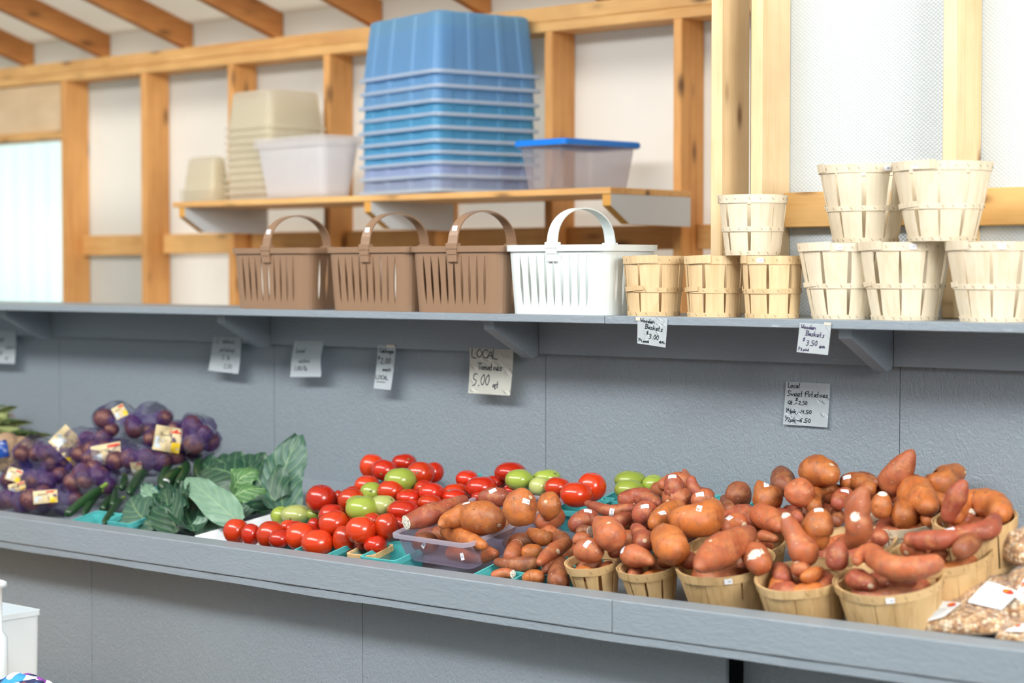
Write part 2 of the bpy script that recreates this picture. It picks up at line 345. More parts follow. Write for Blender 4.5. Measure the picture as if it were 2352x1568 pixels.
def granola_mat():
    m, nt, b = new_mat('mixed_nuts'); v = tex_coord(nt)
    vo = N(nt, 'ShaderNodeTexVoronoi'); vo.inputs['Scale'].default_value = 105; L(nt, v, vo.inputs['Vector'])
    sp = N(nt, 'ShaderNodeSeparateColor'); L(nt, vo.outputs['Color'], sp.inputs[0])
    c = ramp(nt, sp.outputs[0], [(0.0, (0.26, 0.11, 0.04)), (0.3, (0.58, 0.32, 0.12)), (0.6, (0.78, 0.52, 0.26)), (1.0, (0.92, 0.80, 0.58))])
    d = ramp(nt, vo.outputs['Distance'], [(0.35, (0, 0, 0)), (0.75, (0.6, 0.6, 0.6))])
    c = mixc(nt, d, c, (0.20, 0.10, 0.05)); L(nt, c, b.inputs['Base Color']); b.inputs['Roughness'].default_value = 0.4
    b.inputs['Coat Weight'].default_value = 0.3
    bump(nt, b, vo.outputs['Distance'], 0.7, -0.004); return m
GRAN = granola_mat()
LABW = mat('white_bag_label', (0.76, 0.80, 0.84), 0.5); ORANGE = mat('orange_print', (0.75, 0.2, 0.02), 0.5)
STICK = mat('white_price_sticker', (0.78, 0.80, 0.84), 0.5); STICKI = mat('sticker_print', (0.42, 0.43, 0.50), 0.6)
CONC = paint_mat('concrete', (0.20, 0.195, 0.18), bs=0.1); DARK = mat('dark_gap', (0.02, 0.02, 0.018), 0.8)
def cloth_mat():
    m, nt, b = new_mat('patterned_cloth'); v = tex_coord(nt)
    vo = N(nt, 'ShaderNodeTexVoronoi'); vo.inputs['Scale'].default_value = 26; L(nt, v, vo.inputs['Vector'])
    sp = N(nt, 'ShaderNodeSeparateColor'); L(nt, vo.outputs['Color'], sp.inputs[0])
    c = ramp(nt, sp.outputs[0], [(0.0, (0.02, 0.03, 0.10)), (0.25, (0.04, 0.30, 0.70)), (0.45, (0.25, 0.05, 0.35)), (0.6, (0.80, 0.85, 0.90)), (0.8, (0.75, 0.12, 0.08)), (1, (0.02, 0.30, 0.25))], 'CONSTANT')
    L(nt, c, b.inputs['Base Color']); b.inputs['Roughness'].default_value = 0.8; return m
CLOTH = cloth_mat()

# ------------------------------------------------------------------ mesh helpers
def link(name, bm, m, parent=None, smooth=False, mw=None):
    me = bpy.data.meshes.new(name); bm.normal_update(); bm.to_mesh(me); bm.free()
    for x in (m if isinstance(m, (list, tuple)) else [m]): me.materials.append(x)
    if smooth:
        for p in me.polygons: p.use_smooth = True
    o = bpy.data.objects.new(name, me); COL.objects.link(o)
    if parent is not None: o.parent = parent
    if mw is not None: o.matrix_world = mw
    return o
def tag(o, label=None, cat=None, group=None, kind=None):
    if label: o['label'] = label
    if cat: o['category'] = cat
    if group: o['group'] = group
    if kind: o['kind'] = kind
    return o
def empty(name, mw, label, cat, group=None):
    o = bpy.data.objects.new(name, None); COL.objects.link(o); o.matrix_world = mw; o.empty_display_size = 0.05
    return tag(o, label, cat, group)
def box(bm, x0, x1, y0, y1, z0, z1, mw=None, mi=0):
    vs = [bm.verts.new((x, y, z)) for x in (x0, x1) for y in (y0, y1) for z in (z0, z1)]
    if mw is not None:
        for v in vs: v.co = mw @ v.co
    for f in ((0, 1, 3, 2), (4, 6, 7, 5), (0, 4, 5, 1), (2, 3, 7, 6), (0, 2, 6, 4), (1, 5, 7, 3)):
        fc = bm.faces.new([vs[i] for i in f]); fc.material_index = mi
    return vs
def bevel_all(bm, w, seg=1):
    bmesh.ops.bevel(bm, geom=list(bm.edges), offset=w, segments=seg, affect='EDGES', profile=0.5)
def box_obj(name, b, m, parent=None, bev=0.0015, mw=None):
    """a board: mesh centred on itself so the grain follows the board"""
    c = Vector(((b[0] + b[1]) / 2, (b[2] + b[3]) / 2, (b[4] + b[5]) / 2))
    bm = bmesh.new(); box(bm, b[0] - c.x, b[1] - c.x, b[2] - c.y, b[3] - c.y, b[4] - c.z, b[5] - c.z)
    if bev: bevel_all(bm, bev)
    bmesh.ops.recalc_face_normals(bm, faces=bm.faces)
    o = link(name, bm, m, parent)
    o.location = c
    return o
def prism(bm, pts, axis, a0, a1, mi=0):
    """extrude a polygon of 2D points along an axis ('X': pts are (y,z))"""
    def P(p, a): return (a, p[0], p[1]) if axis == 'X' else ((p[0], a, p[1]) if axis == 'Y' else (p[0], p[1], a))
    A = [bm.verts.new(P(p, a0)) for p in pts]; B = [bm.verts.new(P(p, a1)) for p in pts]; n = len(pts)
    bm.faces.new(A); bm.faces.new(B[::-1])
    for i in range(n): bm.faces.new((A[i], A[(i + 1) % n], B[(i + 1) % n], B[i]))
    bmesh.ops.recalc_face_normals(bm, faces=bm.faces)
def grid_faces(bm, rows, closed=False, mi=0, uv=None):
    n = len(rows[0]); fs = []
    for i in range(len(rows) - 1):
        for j in range(n if closed else n - 1):
            k = (j + 1) % n
            f = bm.faces.new((rows[i][j], rows[i][k], rows[i + 1][k], rows[i + 1][j])); f.material_index = mi; fs.append(f)
    return fs
def catmull(P, t):
    n = len(P) - 1; x = t * n; i = min(int(x), n - 1); f = x - i
    p0 = P[max(i - 1, 0)]; p1 = P[i]; p2 = P[i + 1]; p3 = P[min(i + 2, n)]
    if i == 0: p0 = [2 * a - b for a, b in zip(p1, p2)]
    if i == n - 1: p3 = [2 * b - a for a, b in zip(p1, p2)]
    return [0.5 * (2 * b + (c - a) * f + (2 * a - 5 * b + 4 * c - d) * f * f + (3 * b - a - 3 * c + d) * f ** 3) for a, b, c, d in zip(p0, p1, p2, p3)]

# ================================================================== THE SETTING
def struct(o): o['kind'] = 'structure'; return o
# floor
struct(box_obj('floor', (-16, 9, -6, 9, -0.1, 0), CONC, bev=0))
# gray plywood wall behind the counter, four-foot sheets with narrow joints
bm = bmesh.new()
box(bm, -12.0, 1.5, WALL + 0.006, WALL + 0.03, 0, 1.44, mi=1)
sx = -6.336 - 1.2217 * 4
while sx < 1.2:
    box(bm, sx + 0.0012, sx + 1.2217 - 0.0012, WALL, WALL + 0.012, 0, 1.449); sx += 1.2217
bmesh.ops.recalc_face_normals(bm, faces=bm.faces)
struct(link('wall_back', bm, [GRAY, DARK]))
# far wall sheathing with the door opening at the left
bm = bmesh.new()
for a in ((-7.95, -3.2, 0, 2.78), (-12, -9.1, 0, 2.78), (-9.1, -7.95, 2.235, 2.78)):
    box(bm, a[0], a[1], 5.975, 5.985, a[2], a[3])
struct(link('wall_far', bm, WRAP))
# end wall of the back room
struct(box_obj('wall_end', (-3.262, -3.25, 4.80, 5.975, 0, 3.0), mat('white_end_wall', (0.7, 0.68, 0.64), 0.7), bev=0))
# bubble plastic sheeting on the outside of the near studs
struct(box_obj('wall_right', (-3.24, 1.6, 4.775, 4.779, 1.0, 3.05), BUBBLE, bev=0))
# roof sheet above the rafters
RS = 0.305
bm = bmesh.new()
def roofz(y): return 2.770 + (5.83 - y) * RS
for xa, xb, ya, yb in ((-14, -3.25, -1.2, 6.25), (-3.25, 2.2, -1.2, 4.95)):
    vs = [bm.verts.new(p) for p in ((xa, ya, roofz(ya)), (xb, ya, roofz(ya)), (xb, yb, roofz(yb)), (xa, yb, roofz(yb)))]
    vt = [bm.verts.new(v.co + Vector((0, 0, 0.02))) for v in vs]
    bm.faces.new(vs[::-1]); bm.faces.new(vt)
    for i in range(4): bm.faces.new((vs[i], vs[(i + 1) % 4], vt[(i + 1) % 4], vt[i]))
bmesh.ops.recalc_face_normals(bm, faces=bm.faces)
struct(link('ceiling', bm, ROOFM))
# exposed timbers
tn = [0]
def timber(b, m, bev=0.003):
    tn[0] += 1
    return struct(box_obj('trim_%d' % tn[0], b, m, bev=bev))
SP = 0.6083
for k in range(-2, 8):
    if k in (-2,): continue
    x = -7.947 + SP * k
    if k == -1: continue
    xs = x
    if k == 0: timber((xs, xs + 0.038, 5.83, 5.97, 0, 2.505), OLD)
    else: timber((xs, xs + 0.038, 5.83, 5.97, 0, 2.505), OLD)
timber((-9.14, -9.10, 5.83, 5.97, 0, 2.505), OLD)
timber((-3.69, -3.652, 5.83, 5.97, 0, 2.505), OLD)
timber((-12, -3.3, 5.83, 5.97, 2.505, 2.543), TINTEDX)
timber((-12, -3.3, 5.83, 5.97, 2.544, 2.600), TINTEDX)
timber((-9.1, -7.95, 5.832, 5.965, 2.235, 2.272), TINTEDX)
timber((-9.1, -7.95, 5.85, 5.87, 2.273, 2.504), HEADER)
for k in range(0, 7):                      # blocking between the far studs
    x = -7.947 + SP * k
    timber((x + 0.039, x + SP - 0.001, 5.925, 5.963, 1.676 if k else 1.67, 1.766), TINTEDX)
# rafters, each resting on the plate
for k in range(-1, 9):
    x = -7.776 - 0.0 + 0.61 * (k)
    bm = bmesh.new(); y0, y1 = -1.1, 5.968
    def rz(y): return 2.602 + (5.83 - y) * RS
    c = Vector((x + 0.019, (y0 + y1) / 2, 0)); c.z = rz(c.y)
    prism(bm, [(y0 - c.y, rz(y0) - c.z), (y1 - c.y, max(2.602, rz(y1)) - c.z if False else rz(y1) - c.z + 0.045), (y1 - c.y, rz(y1) + 0.165 - c.z), (y0 - c.y, rz(y0) + 0.165 - c.z)], 'X', -0.019, 0.019)
    tn[0] += 1; o = link('trim_%d' % tn[0], bm, TINTEDY); o.location = c; struct(o)
# near studs, rail and plate
timber((-3.284, -3.246, WALL, WALL + 0.14, 1.474, 3.15), PINE)
timber((-3.146, -3.108, WALL - 0.004, WALL + 0.14, 1.474, 3.15), PINE)
timber((-2.552, -2.514, WALL, WALL + 0.14, 1.474, 3.15), PINE)
timber((-1.94, -1.902, WALL, WALL + 0.14, 1.474, 3.15), PINE)
timber((-3.103, -2.556, WALL + 0.10, WALL + 0.137, 1.719, 1.817), PINEX)
timber((-2.510, -1.944, WALL + 0.10, WALL + 0.137, 1.716, 1.814), PINEX)
# rough cap of the low wall under the shelf, and the lit corrugated panel outside the door
bm = bmesh.new(); n = 160
rows = [[], []]
for i in range(n + 1):
    x = -10.6 + 3.0 * i / n; y = 6.75 + 0.018 * math.sin(i * 2 * PI / 8)
    rows[0].append(bm.verts.new((x, y, 0))); rows[1].append(bm.verts.new((x, y, 2.7)))
grid_faces(bm, rows)
o = link('corrugated_panel', bm, CORR, smooth=True)
md = o.modifiers.new('t', 'SOLIDIFY'); md.thickness = 0.002
tag(o, 'pale corrugated sheet glowing outside the doorway at far left', 'panel')

# ================================================================== WALL SHELF (gray)
shelf = empty('wall_shelf', Matrix.Translation((-4.0, WALL, 1.47)), 'long gray painted wall shelf carrying the handled and wooden baskets', 'shelf')
def child_box(name, b, m, root, bev=0.0015):
    o = box_obj(name, b, m, None, bev); loc = o.location.copy(); o.parent = root
    o.matrix_parent_inverse = root.matrix_world.inverted(); o.location = loc; return o
def adopt(o, root):
    o.parent = root; o.matrix_parent_inverse = root.matrix_world.inverted(); return o
def shelf_x(px): return atY(px, 730, 4.344).x
js = shelf_x(1388)
child_box('shelf_board', (-9.5, js - 0.001, 4.344, WALL - 0.001, 1.451, 1.473), GRAYB, shelf)
child_box('shelf_board', (js + 0.001, 1.2, 4.344, WALL - 0.001, 1.451, 1.4735), GRAYB, shelf)
child_box('sill_board', (-9.5, 1.2, WALL, WALL + 0.142, 1.4495, 1.473), GRAYB, shelf)
bx = [-6.336, -5.092, -3.89, -2.671, -1.45]
prev = -9.5
for i, x in enumerate(bx + [0.2]):
    child_box('ledger_board', (prev + 0.0015, x - 0.0015, WALL - 0.038, WALL - 0.0005, 1.347, 1.4505), GRAYB, shelf)
    prev = x
for x in bx:
    bm = bmesh.new()
    prism(bm, [(WALL - 0.24, 1.4505), (WALL - 0.0385, 1.4505), (WALL - 0.0385, 1.340), (WALL - 0.065, 1.335), (WALL - 0.24, 1.425)], 'X', x - 0.04, x - 0.002)
    adopt(link('bracket', bm, GRAYB), shelf)

# ================================================================== DISPLAY COUNTER
counter = empty('display_counter', Matrix.Translation((-3.5, 3.86, 0)), 'long gray painted counter with raised front edge holding the produce', 'counter')
def tray_z(y): return Z0 + (y - Y0) * math.tan(TH)
KX = -2.958
segs = [(-9.0, KX - 0.0008, 0.799, 0.8045), (KX + 0.0008, 1.0, 0.8045, 0.846)]
for xa, xb, za, zb in segs:
    bm = bmesh.new(); c = Vector(((xa + xb) / 2, 3.815, 0.76))
    vs = []
    for x, z in ((xa, za), (xb, zb)):
        for y, zz in ((3.77, z - 0.0815), (3.86, z - 0.0815), (3.86, z), (3.77, z)): vs.append(bm.verts.new(Vector((x, y, zz)) - c))
    bm.faces.new(vs[:4]); bm.faces.new(vs[4:][::-1])
    for i in range(4): bm.faces.new((vs[i], vs[4 + i], vs[4 + (i + 1) % 4], vs[(i + 1) % 4]))
    bmesh.ops.recalc_face_normals(bm, faces=bm.faces); bevel_all(bm, 0.003, 2)
    o = link('front_rail', bm, GRAYB); o.location = c; adopt(o, counter)
bm = bmesh.new()                                    # chipped plywood edge under the rail
n = 90; rows = []
for y, zz in ((3.774, 0), (3.774, 1), (3.86, 1), (3.86, 0)):
    r = []
    for i in range(n + 1):
        x = -9 + 10.0 * i / n; top = (0.799 + 0.0055 * (x + 9) / 6.04 if x < KX else 0.8045 + 0.0415 * (x - KX) / 3.958) - 0.0835
        ch = 0.0035 * noise.noise(Vector((x * 3.1, 0, 0))) + 0.0015 * noise.noise(Vector((x * 17, 3, 0)))
        r.append(bm.verts.new((x, y + (0.004 * noise.noise(Vector((x * 6, 9, 0))) if y < 3.8 else 0), top if zz else top - 0.0195 + ch)))
    rows.append(r)
rows.append(rows[0]); grid_faces(bm, rows); bmesh.ops.recalc_face_normals(bm, faces=bm.faces)
adopt(link('plywood_edge', bm, GRAYB), counter)
bm = bmesh.new()                                    # sloping display board
prism(bm, [(3.861, Z0 - 0.018), (3.861, Z0), (WALL - 0.001, tray_z(WALL) - 0.0), (WALL - 0.001, tray_z(WALL) - 0.018)], 'X', -9, 1.0)
adopt(link('display_board', bm, GRAYB), counter)
for a, b_ in ((-9, -7.6), (-7.599, -6.379), (-6.377, -5.1605), (-5.1585, -3.934), (-3.932, -2.7065)):
    child_box('front_panel', (a, b_, 3.89, 3.902, 0.0, 0.70), GRAY, counter, bev=0)
child_box('front_panel', (-2.703, 1.0, 3.96, 3.972, 0.0, 0.70), GRAY, counter, bev=0)

# ================================================================== BACK SHELF
BSY = 5.36
bs = empty('back_shelf', Matrix.Translation((-5.4, BSY, 1.86)), 'raw pine shelf board on white brackets along the far wall', 'shelf')
bz = CAMZ + 0.03464 * BSY / 0.656
xl, xr = atY(396, 470, BSY).x, atY(1402, 432, BSY).x
child_box('shelf_board', (xl, xr, BSY, 5.828, bz - 0.022, bz), TINTEDX, bs)
BW = mat('white_painted_bracket', (0.66, 0.70, 0.72), 0.6); EDGE = mat('orange_bracket_edge', (0.72, 0.36, 0.07), 0.6)
for px_ in (422, 850, 1404):
    x = atY(px_, 460, BSY).x
    if px_ == 1404: x = xr - 0.002
    bm = bmesh.new()
    pts = [(5.36 + 0.005, bz - 0.022), (5.828, bz - 0.022), (5.828, bz - 0.128), (5.47, bz - 0.124), (5.365, bz - 0.062)]
    prism(bm, pts, 'X', x - 0.036, x)
    bm.normal_update()
    for f in bm.faces:
        if f.normal.x < 0.5: f.material_index = 1
    adopt(link('bracket', bm, [BW, EDGE]), bs)

# ================================================================== TUBS, TOTES
def rrect(a, b, r, n=5):
    pts = []
    for cx, cy, a0 in ((a - r, b - r, 0), (-a + r, b - r, 90), (-a + r, -b + r, 180), (a - r, -b + r, 270)):
        for i in range(n + 1):
            t = R(a0 + 90 * i / n); pts.append((cx + r * math.cos(t), cy + r * math.sin(t)))
    return pts
def tub_mesh(a, b, h, taper, r, lip=0.012, lh=0.010, th=0.0025, ribs=False):
    """open rounded box, half sizes a, b at the rim"""
    bm = bmesh.new(); rows = []
    prof = [(0.0, 0.02), (0.012, 0.004), (h * 0.5, 0), (h * 0.75, 0), (h - lh, 0)]
    levels = [(0.0, 1.0, 0.012), (0.008, 1.0, 0.0), (h * 0.45, 0.55, 0), (h - lh, 0.0, 0)]
    for z, tf, ins in levels:
        k = taper * tf + ins
        pts = rrect(a - lip - k, b - lip - k, max(0.006, r - k * 0.3))
        if ribs:
            o_ = []
            for q, (x, y) in enumerate(pts):
                o_.append((x, y)); x2, y2 = pts[(q + 1) % len(pts)]; ln = math.hypot(x2 - x, y2 - y)
                if ln > 0.1:
                    nx, ny = (y2 - y) / ln, -(x2 - x) / ln
                    for f0, f1 in ((0.10, 0.30), (0.36, 0.64), (0.70, 0.90)):
                        for f, dd in ((f0, 0), (f0 + 0.02, 0.006), (f1 - 0.02, 0.006), (f1, 0)): o_.append((x + (x2 - x) * f - nx * dd, y + (y2 - y) * f - ny * dd))
            pts = o_
        rows.append([bm.verts.new((x, y, z)) for x, y in pts])
    bm.faces.new(rows[0][::-1])
    grid_faces(bm, rows, True)
    bmesh.ops.recalc_face_normals(bm, faces=bm.faces)
    bmesh.ops.solidify(bm, geom=bm.faces[:], thickness=th)
    rim = bmesh.new(); rr = []
    for off, z in ((lip, h - lh), (0, h - lh - 0.003), (0, h), (lip + th, h), (lip + th, h - lh)):
        rr.append([rim.verts.new((x, y, z)) for x, y in rrect(a - off, b - off, r)])
    grid_faces(rim, rr + [rr[0]], True); bmesh.ops.recalc_face_normals(rim, faces=rim.faces)
    return bm, rim
def tub(name, mw, a, b, h, taper, r, m, mr, label, cat, group=None, inverted=False, **kw):
    root = empty(name, mw, label, cat, group)
    b1, b2 = tub_mesh(a, b, h, taper, r, **kw)
    flip = Matrix.Translation((0, 0, h)) @ Matrix.Rotation(PI, 4, 'X') if inverted else Matrix.Identity(4)
    for bb, nm, mm in ((b1, 'body', m), (b2, 'rim', mr)):
        bmesh.ops.transform(bb, matrix=flip, verts=bb.verts); o = link(nm, bb, mm, root, smooth=False)
    return root
def dup(root, mw, label):
    c = root.copy(); COL.objects.link(c); c.matrix_world = mw; c['label'] = label
    for ch in list(root.children):
        d = ch.copy(); COL.objects.link(d); d.parent = c
        for g in list(ch.children):
            e = g.copy(); COL.objects.link(e); e.parent = d
    return c
def corner_matrix(px, py_bottom_z, Y, a, b, ang):
    """place a box (half sizes a along its left edge direction, b along its right edge) by its nearest vertical edge"""
    c = atY(px, 600, Y); c.z = py_bottom_z
    m = Matrix.Rotation(ang, 4, 'Z')
    return Matrix.Translation(c + m @ Vector((-a, b, 0))) @ m
# blue tote stack, upside down
BA = R(-14)
ta, tb, tt = 0.285, 0.245, 0.235
m0 = corner_matrix(1000, bz, 5.35, ta, tb, BA)
ordw = ['top', 'second', 'third', 'fourth', 'fifth', 'sixth', 'seventh', 'eighth', 'ninth', 'bottom']
pz = [(y - 451) for y in (169, 203, 238, 269, 300, 331, 358, 382, 413, 447)]
first = None; protos = {}
for i in range(9, -1, -1):
    z = bz - pz[i] * 0.001575 + 0.0
    mw = m0.copy(); mw.translation = Vector((m0.translation.x, m0.translation.y, z)) + Vector((random.uniform(-.004, .004), random.uniform(-.003, .003), 0))
    if i == 9: lab = 'bottom tote of the tall upside-down blue stack, greyest near the shelf'
    elif i == 0: lab = 'topmost blue translucent tote of the tall upside-down stack'
    else: lab = 'blue translucent tote, %s from the top of the upside-down stack' % ordw[i]
    key = 2 if i >= 8 else 1 if i >= 3 else 0
    if key in protos: dup(protos[key], mw, lab)
    else: protos[key] = tub('storage_tote', mw, ta, tb, tt, 0.022, 0.035, (BLUEP, BLUEP3, BLUEP2)[key], TOTERIM, lab, 'storage tote', 'blue totes stacked upside down', True, ribs=True)
    continue
    if i in (9, 8):
        t = tub('storage_tote', mw, ta, tb, tt, 0.022, 0.035, BLUEP2, TOTERIM, lab, 'storage tote', 'blue totes stacked upside down', True)
    elif i == 7:
        t = first = tub('storage_tote', mw, ta, tb, tt, 0.022, 0.035, BLUEP, TOTERIM, lab, 'storage tote', 'blue totes stacked upside down', True)
    else: dup(first, mw, lab)
# clear bin with blue lid
mw = corner_matrix(1292, bz, 5.40, 0.13, 0.205, R(-6))
t = tub('storage_bin', mw, 0.13, 0.195, 0.168, 0.022, 0.02, FROST, FROST, 'frosted clear bin with bright blue lid beside the tall blue stack', 'storage bin')
bm = bmesh.new(); rr = []
for off, z in ((0.01, 0.166), (-0.004, 0.160), (-0.004, 0.176), (0.0, 0.181), (0.012, 0.181), (0.016, 0.177)):
    rr.append([bm.verts.new((x, y, z)) for x, y in rrect(0.13 - off, 0.195 - off, 0.02)])
grid_faces(bm, rr, True); bm.faces.new(rr[-1]); bmesh.ops.recalc_face_normals(bm, faces=bm.faces)
o = link('lid', bm, LIDB, t); o['label'] = 'bright blue lid'
# white tubs upright, nested
mw0 = corner_matrix(737, bz, 5.40, 0.245, 0.11, R(-8))
for i, lab in enumerate(('white rectangular tub standing upright beside the tall blue stack', 'second white tub nested in the upright one', 'uppermost white tub nested in the upright pair')):
    mw = mw0.copy(); mw.translation += Vector((0, 0, 0.014 * i + 0.001))
    if i == 0: t = tub('white_tub', mw, 0.245, 0.11, 0.22, 0.03, 0.035, MILKYW, MILKYW, lab, 'tub', 'white tubs nested upright', th=0.0015)
    else: dup(t, mw, lab)
# tall milky stack upside down
mw0 = corner_matrix(618, bz, 5.50, 0.165, 0.155, R(-6)); t = None
for i in range(11):
    mw = mw0.copy(); mw.translation += Vector((random.uniform(-.003, .003), 0, 0.030 * i))
    lab = 'milky upside-down tub, %s in the tall pale stack' % ('lowest' if i == 0 else 'topmost' if i == 10 else ('second', 'third', 'fourth', 'fifth', 'sixth', 'seventh', 'eighth', 'ninth', 'tenth')[i - 1] + ' from the bottom')
    if t is None: t = tub('milky_tub', mw, 0.165, 0.155, 0.16, 0.014, 0.03, MILKY, MILKY, lab, 'tub', 'milky tubs stacked upside down', True, th=0.0015)
    else: dup(t, mw, lab)
mw0 = corner_matrix(487, bz, 5.50, 0.125, 0.06, R(-6)); t = None
for i in range(4):
    mw = mw0.copy(); mw.translation += Vector((0, 0, 0.016 * i))
    lab = 'small milky upside-down tub, %s of the short stack at the left shelf end' % ('lowest', 'second lowest', 'second topmost', 'topmost')[i]
    if t is None: t = tub('small_milky_tub', mw, 0.125, 0.06, 0.15, 0.016, 0.02, MILKY, MILKY, lab, 'tub', 'small milky tubs stacked upside down', True, th=0.0015)
    else: dup(t, mw, lab)

# ================================================================== HANDLED PLASTIC BASKETS
def handled_basket(x0, y0, m, label, skew=0, L_=0.372, W_=0.262, H_=0.198, sticker=True):
    root = empty('handled_basket', Matrix.Translation((x0 + L_ / 2, y0 + W_ / 2, 1.4735)) @ Matrix.Rotation(skew, 4, 'Z'), label, 'basket', 'handled plastic baskets on the wall shelf')
    a, b = L_ / 2, W_ / 2; r = 0.045
    def pt(x, y, z):            # taper toward the base
        k = 1 - 0.075 * (1 - z / H_); return (x * k, y * k, z)
    bm = bmesh.new()
    z_lv = [0.022] + [0.022 + (0.172 - 0.022) * i / 10 for i in range(1, 11)]
    hw = lambda t: 0.0056 * math.sin(PI * t) ** 0.7 * (1.15 - 0.3 * t) if 0 < t < 1 else 0.0
    # perimeter columns: list of functions of t giving (x, y)
    cols = []; opens = []
    def side(p0, p1, n, mar):
        d = Vector(p1) - Vector(p0); Ln = d.length; d.normalize()
        cols.append((Vector(p0), d, 0)); opens.append(False)
        for i in range(n):
            s = mar + (Ln - 2 * mar) * (i + 0.5) / n
            q = Vector(p0) + d * s
            cols.append((q, d, -1)); opens.append(True)
            cols.append((q, d, 1)); opens.append(False)
        cols.append((Vector(p1), d, 0)); opens.append(False)
    def corner(cx, cy, a0):
        for i in range(1, 6):
            t = R(a0 + 90 * i / 6); cols.append((Vector((cx + r * math.cos(t), cy + r * math.sin(t))), Vector((0, 0)), 0)); opens.append(False)
    side((-a + r, -b), (a - r, -b), 9, 0.0); corner(a - r, -b + r, -90)
    side((a, -b + r), (a, b - r), 5, 0.0); corner(a - r, b - r, 0)
    side((a - r, b), (-a + r, b), 9, 0.0); corner(-a + r, b - r, 90)
    side((-a, b - r), (-a, -b + r), 5, 0.0); corner(-a + r, -b + r, 180)
    rows = []
    lv = [(0.0, 0)] + [(z, (z - 0.022) / 0.15) for z in z_lv] + [(H_ - 0.012, 1)]
    for z, t in lv:
        rows.append([bm.verts.new(pt(q.x + d.x * sg * hw(t), q.y + d.y * sg * hw(t), z)) for q, d, sg in cols])
    n = len(cols)
    for i in range(len(rows) - 1):
        for j in range(n):
            k = (j + 1) % n
            if opens[j] and 1 <= i <= len(z_lv) - 1: continue
            vs = (rows[i][j], rows[i][k], rows[i + 1][k], rows[i + 1][j])
            try: bm.faces.new(vs)
            except Exception: pass
    bm.faces.new(rows[0][::-1])
    bmesh.ops.remove_doubles(bm, verts=bm.verts, dist=1e-5)
    bmesh.ops.recalc_face_normals(bm, faces=bm.faces)
    bmesh.ops.solidify(bm, geom=bm.faces[:], thickness=0.0022)
    link('body', bm, m, root)
    bm = bmesh.new(); rr = []
    for off, z in ((0.0015, H_ - 0.018), (-0.006, H_ - 0.018), (-0.007, H_), (0.001, H_), (0.002, H_ - 0.018)):
        rr.append([bm.verts.new((x, y, z)) for x, y in rrect(a - off, b - off, r + 0.002, 6)])
    grid_faces(bm, rr + [rr[0]], True); bmesh.ops.recalc_face_normals(bm, faces=bm.faces)
    link('rim', bm, m, root)
    bm = bmesh.new(); rr = []; n = 28; hh = 0.108; yb = b + 0.006
    for i in range(n + 1):
        t = PI * i / n; c, s = math.cos(t), math.sin(t)
        y = -yb * c * (0.98 if 0 < i < n else 1); z = H_ + hh * s ** 0.82 if s > 1e-6 else H_
        wd = 0.019 - 0.004 * s
        rr.append([bm.verts.new((dx, y * f, H_ + (z - H_) * f2 - (0.0 if i not in (0, n) else 0.0))) for dx, f, f2 in ((-wd, 1, 1), (wd, 1, 1), (wd, 0.965, 0.965), (-wd, 0.965, 0.965))])
    for i in range(n):
        for j in range(4): bm.faces.new((rr[i][j], rr[i][(j + 1) % 4], rr[i + 1][(j + 1) % 4], rr[i + 1][j]))
    for sgn in (-1, 1):
        box(bm, -0.019, 0.019, sgn * (b + 0.006) - 0.003, sgn * (b + 0.006) + 0.003, H_ - 0.025, H_ + 0.002)
    bmesh.ops.recalc_face_normals(bm, faces=bm.faces)
    hd = link('handle', bm, m, root)
    for sgn in (-1, 1):
        bm = bmesh.new(); box(bm, -0.022, 0.022, sgn * b - 0.011, sgn * b + 0.011, H_ - 0.010, H_ + 0.008)
        box(bm, -0.017, 0.017, sgn * b * 0.975 - 0.010, sgn * b * 0.975 + 0.010, H_ - 0.048, H_ - 0.010); bevel_all(bm, 0.0015)
        link('handle_clip', bm, m, root)
    if sticker:
        bm = bmesh.new(); t = R(24); y = -yb * math.cos(t) * 0.98; z = H_ + hh * math.sin(t) ** 0.82
        mw = Matrix.Translation((0.0, y - 0.0018, z)) @ Matrix.Rotation(R(-14), 4, 'X')
        box(bm, -0.009, 0.010, -0.0006, 0.0006, -0.007, 0.008, mw); box(bm, 0.0, 0.007, -0.0008, 0.0, -0.001, 0.003, mw, 1)
        link('price_sticker', bm, [STICK, STICKI], hd)
    return root
hbx = [atY(px_, 640, 4.34).x for px_ in (521, 741, 937, 1158)]
handled_basket(hbx[0], 4.352, TANP, 'tan handled plastic basket, leftmost of the row on the shelf', R(-1.0))
handled_basket(hbx[1], 4.346, TANP, 'tan handled plastic basket, middle one of the three tan baskets')
handled_basket(hbx[2], 4.340, TANP, 'tan handled plastic basket standing directly left of the white one')
handled_basket(hbx[3], 4.336, WHITEP, 'white plastic basket with slotted sides and tall arched handle', sticker=False)

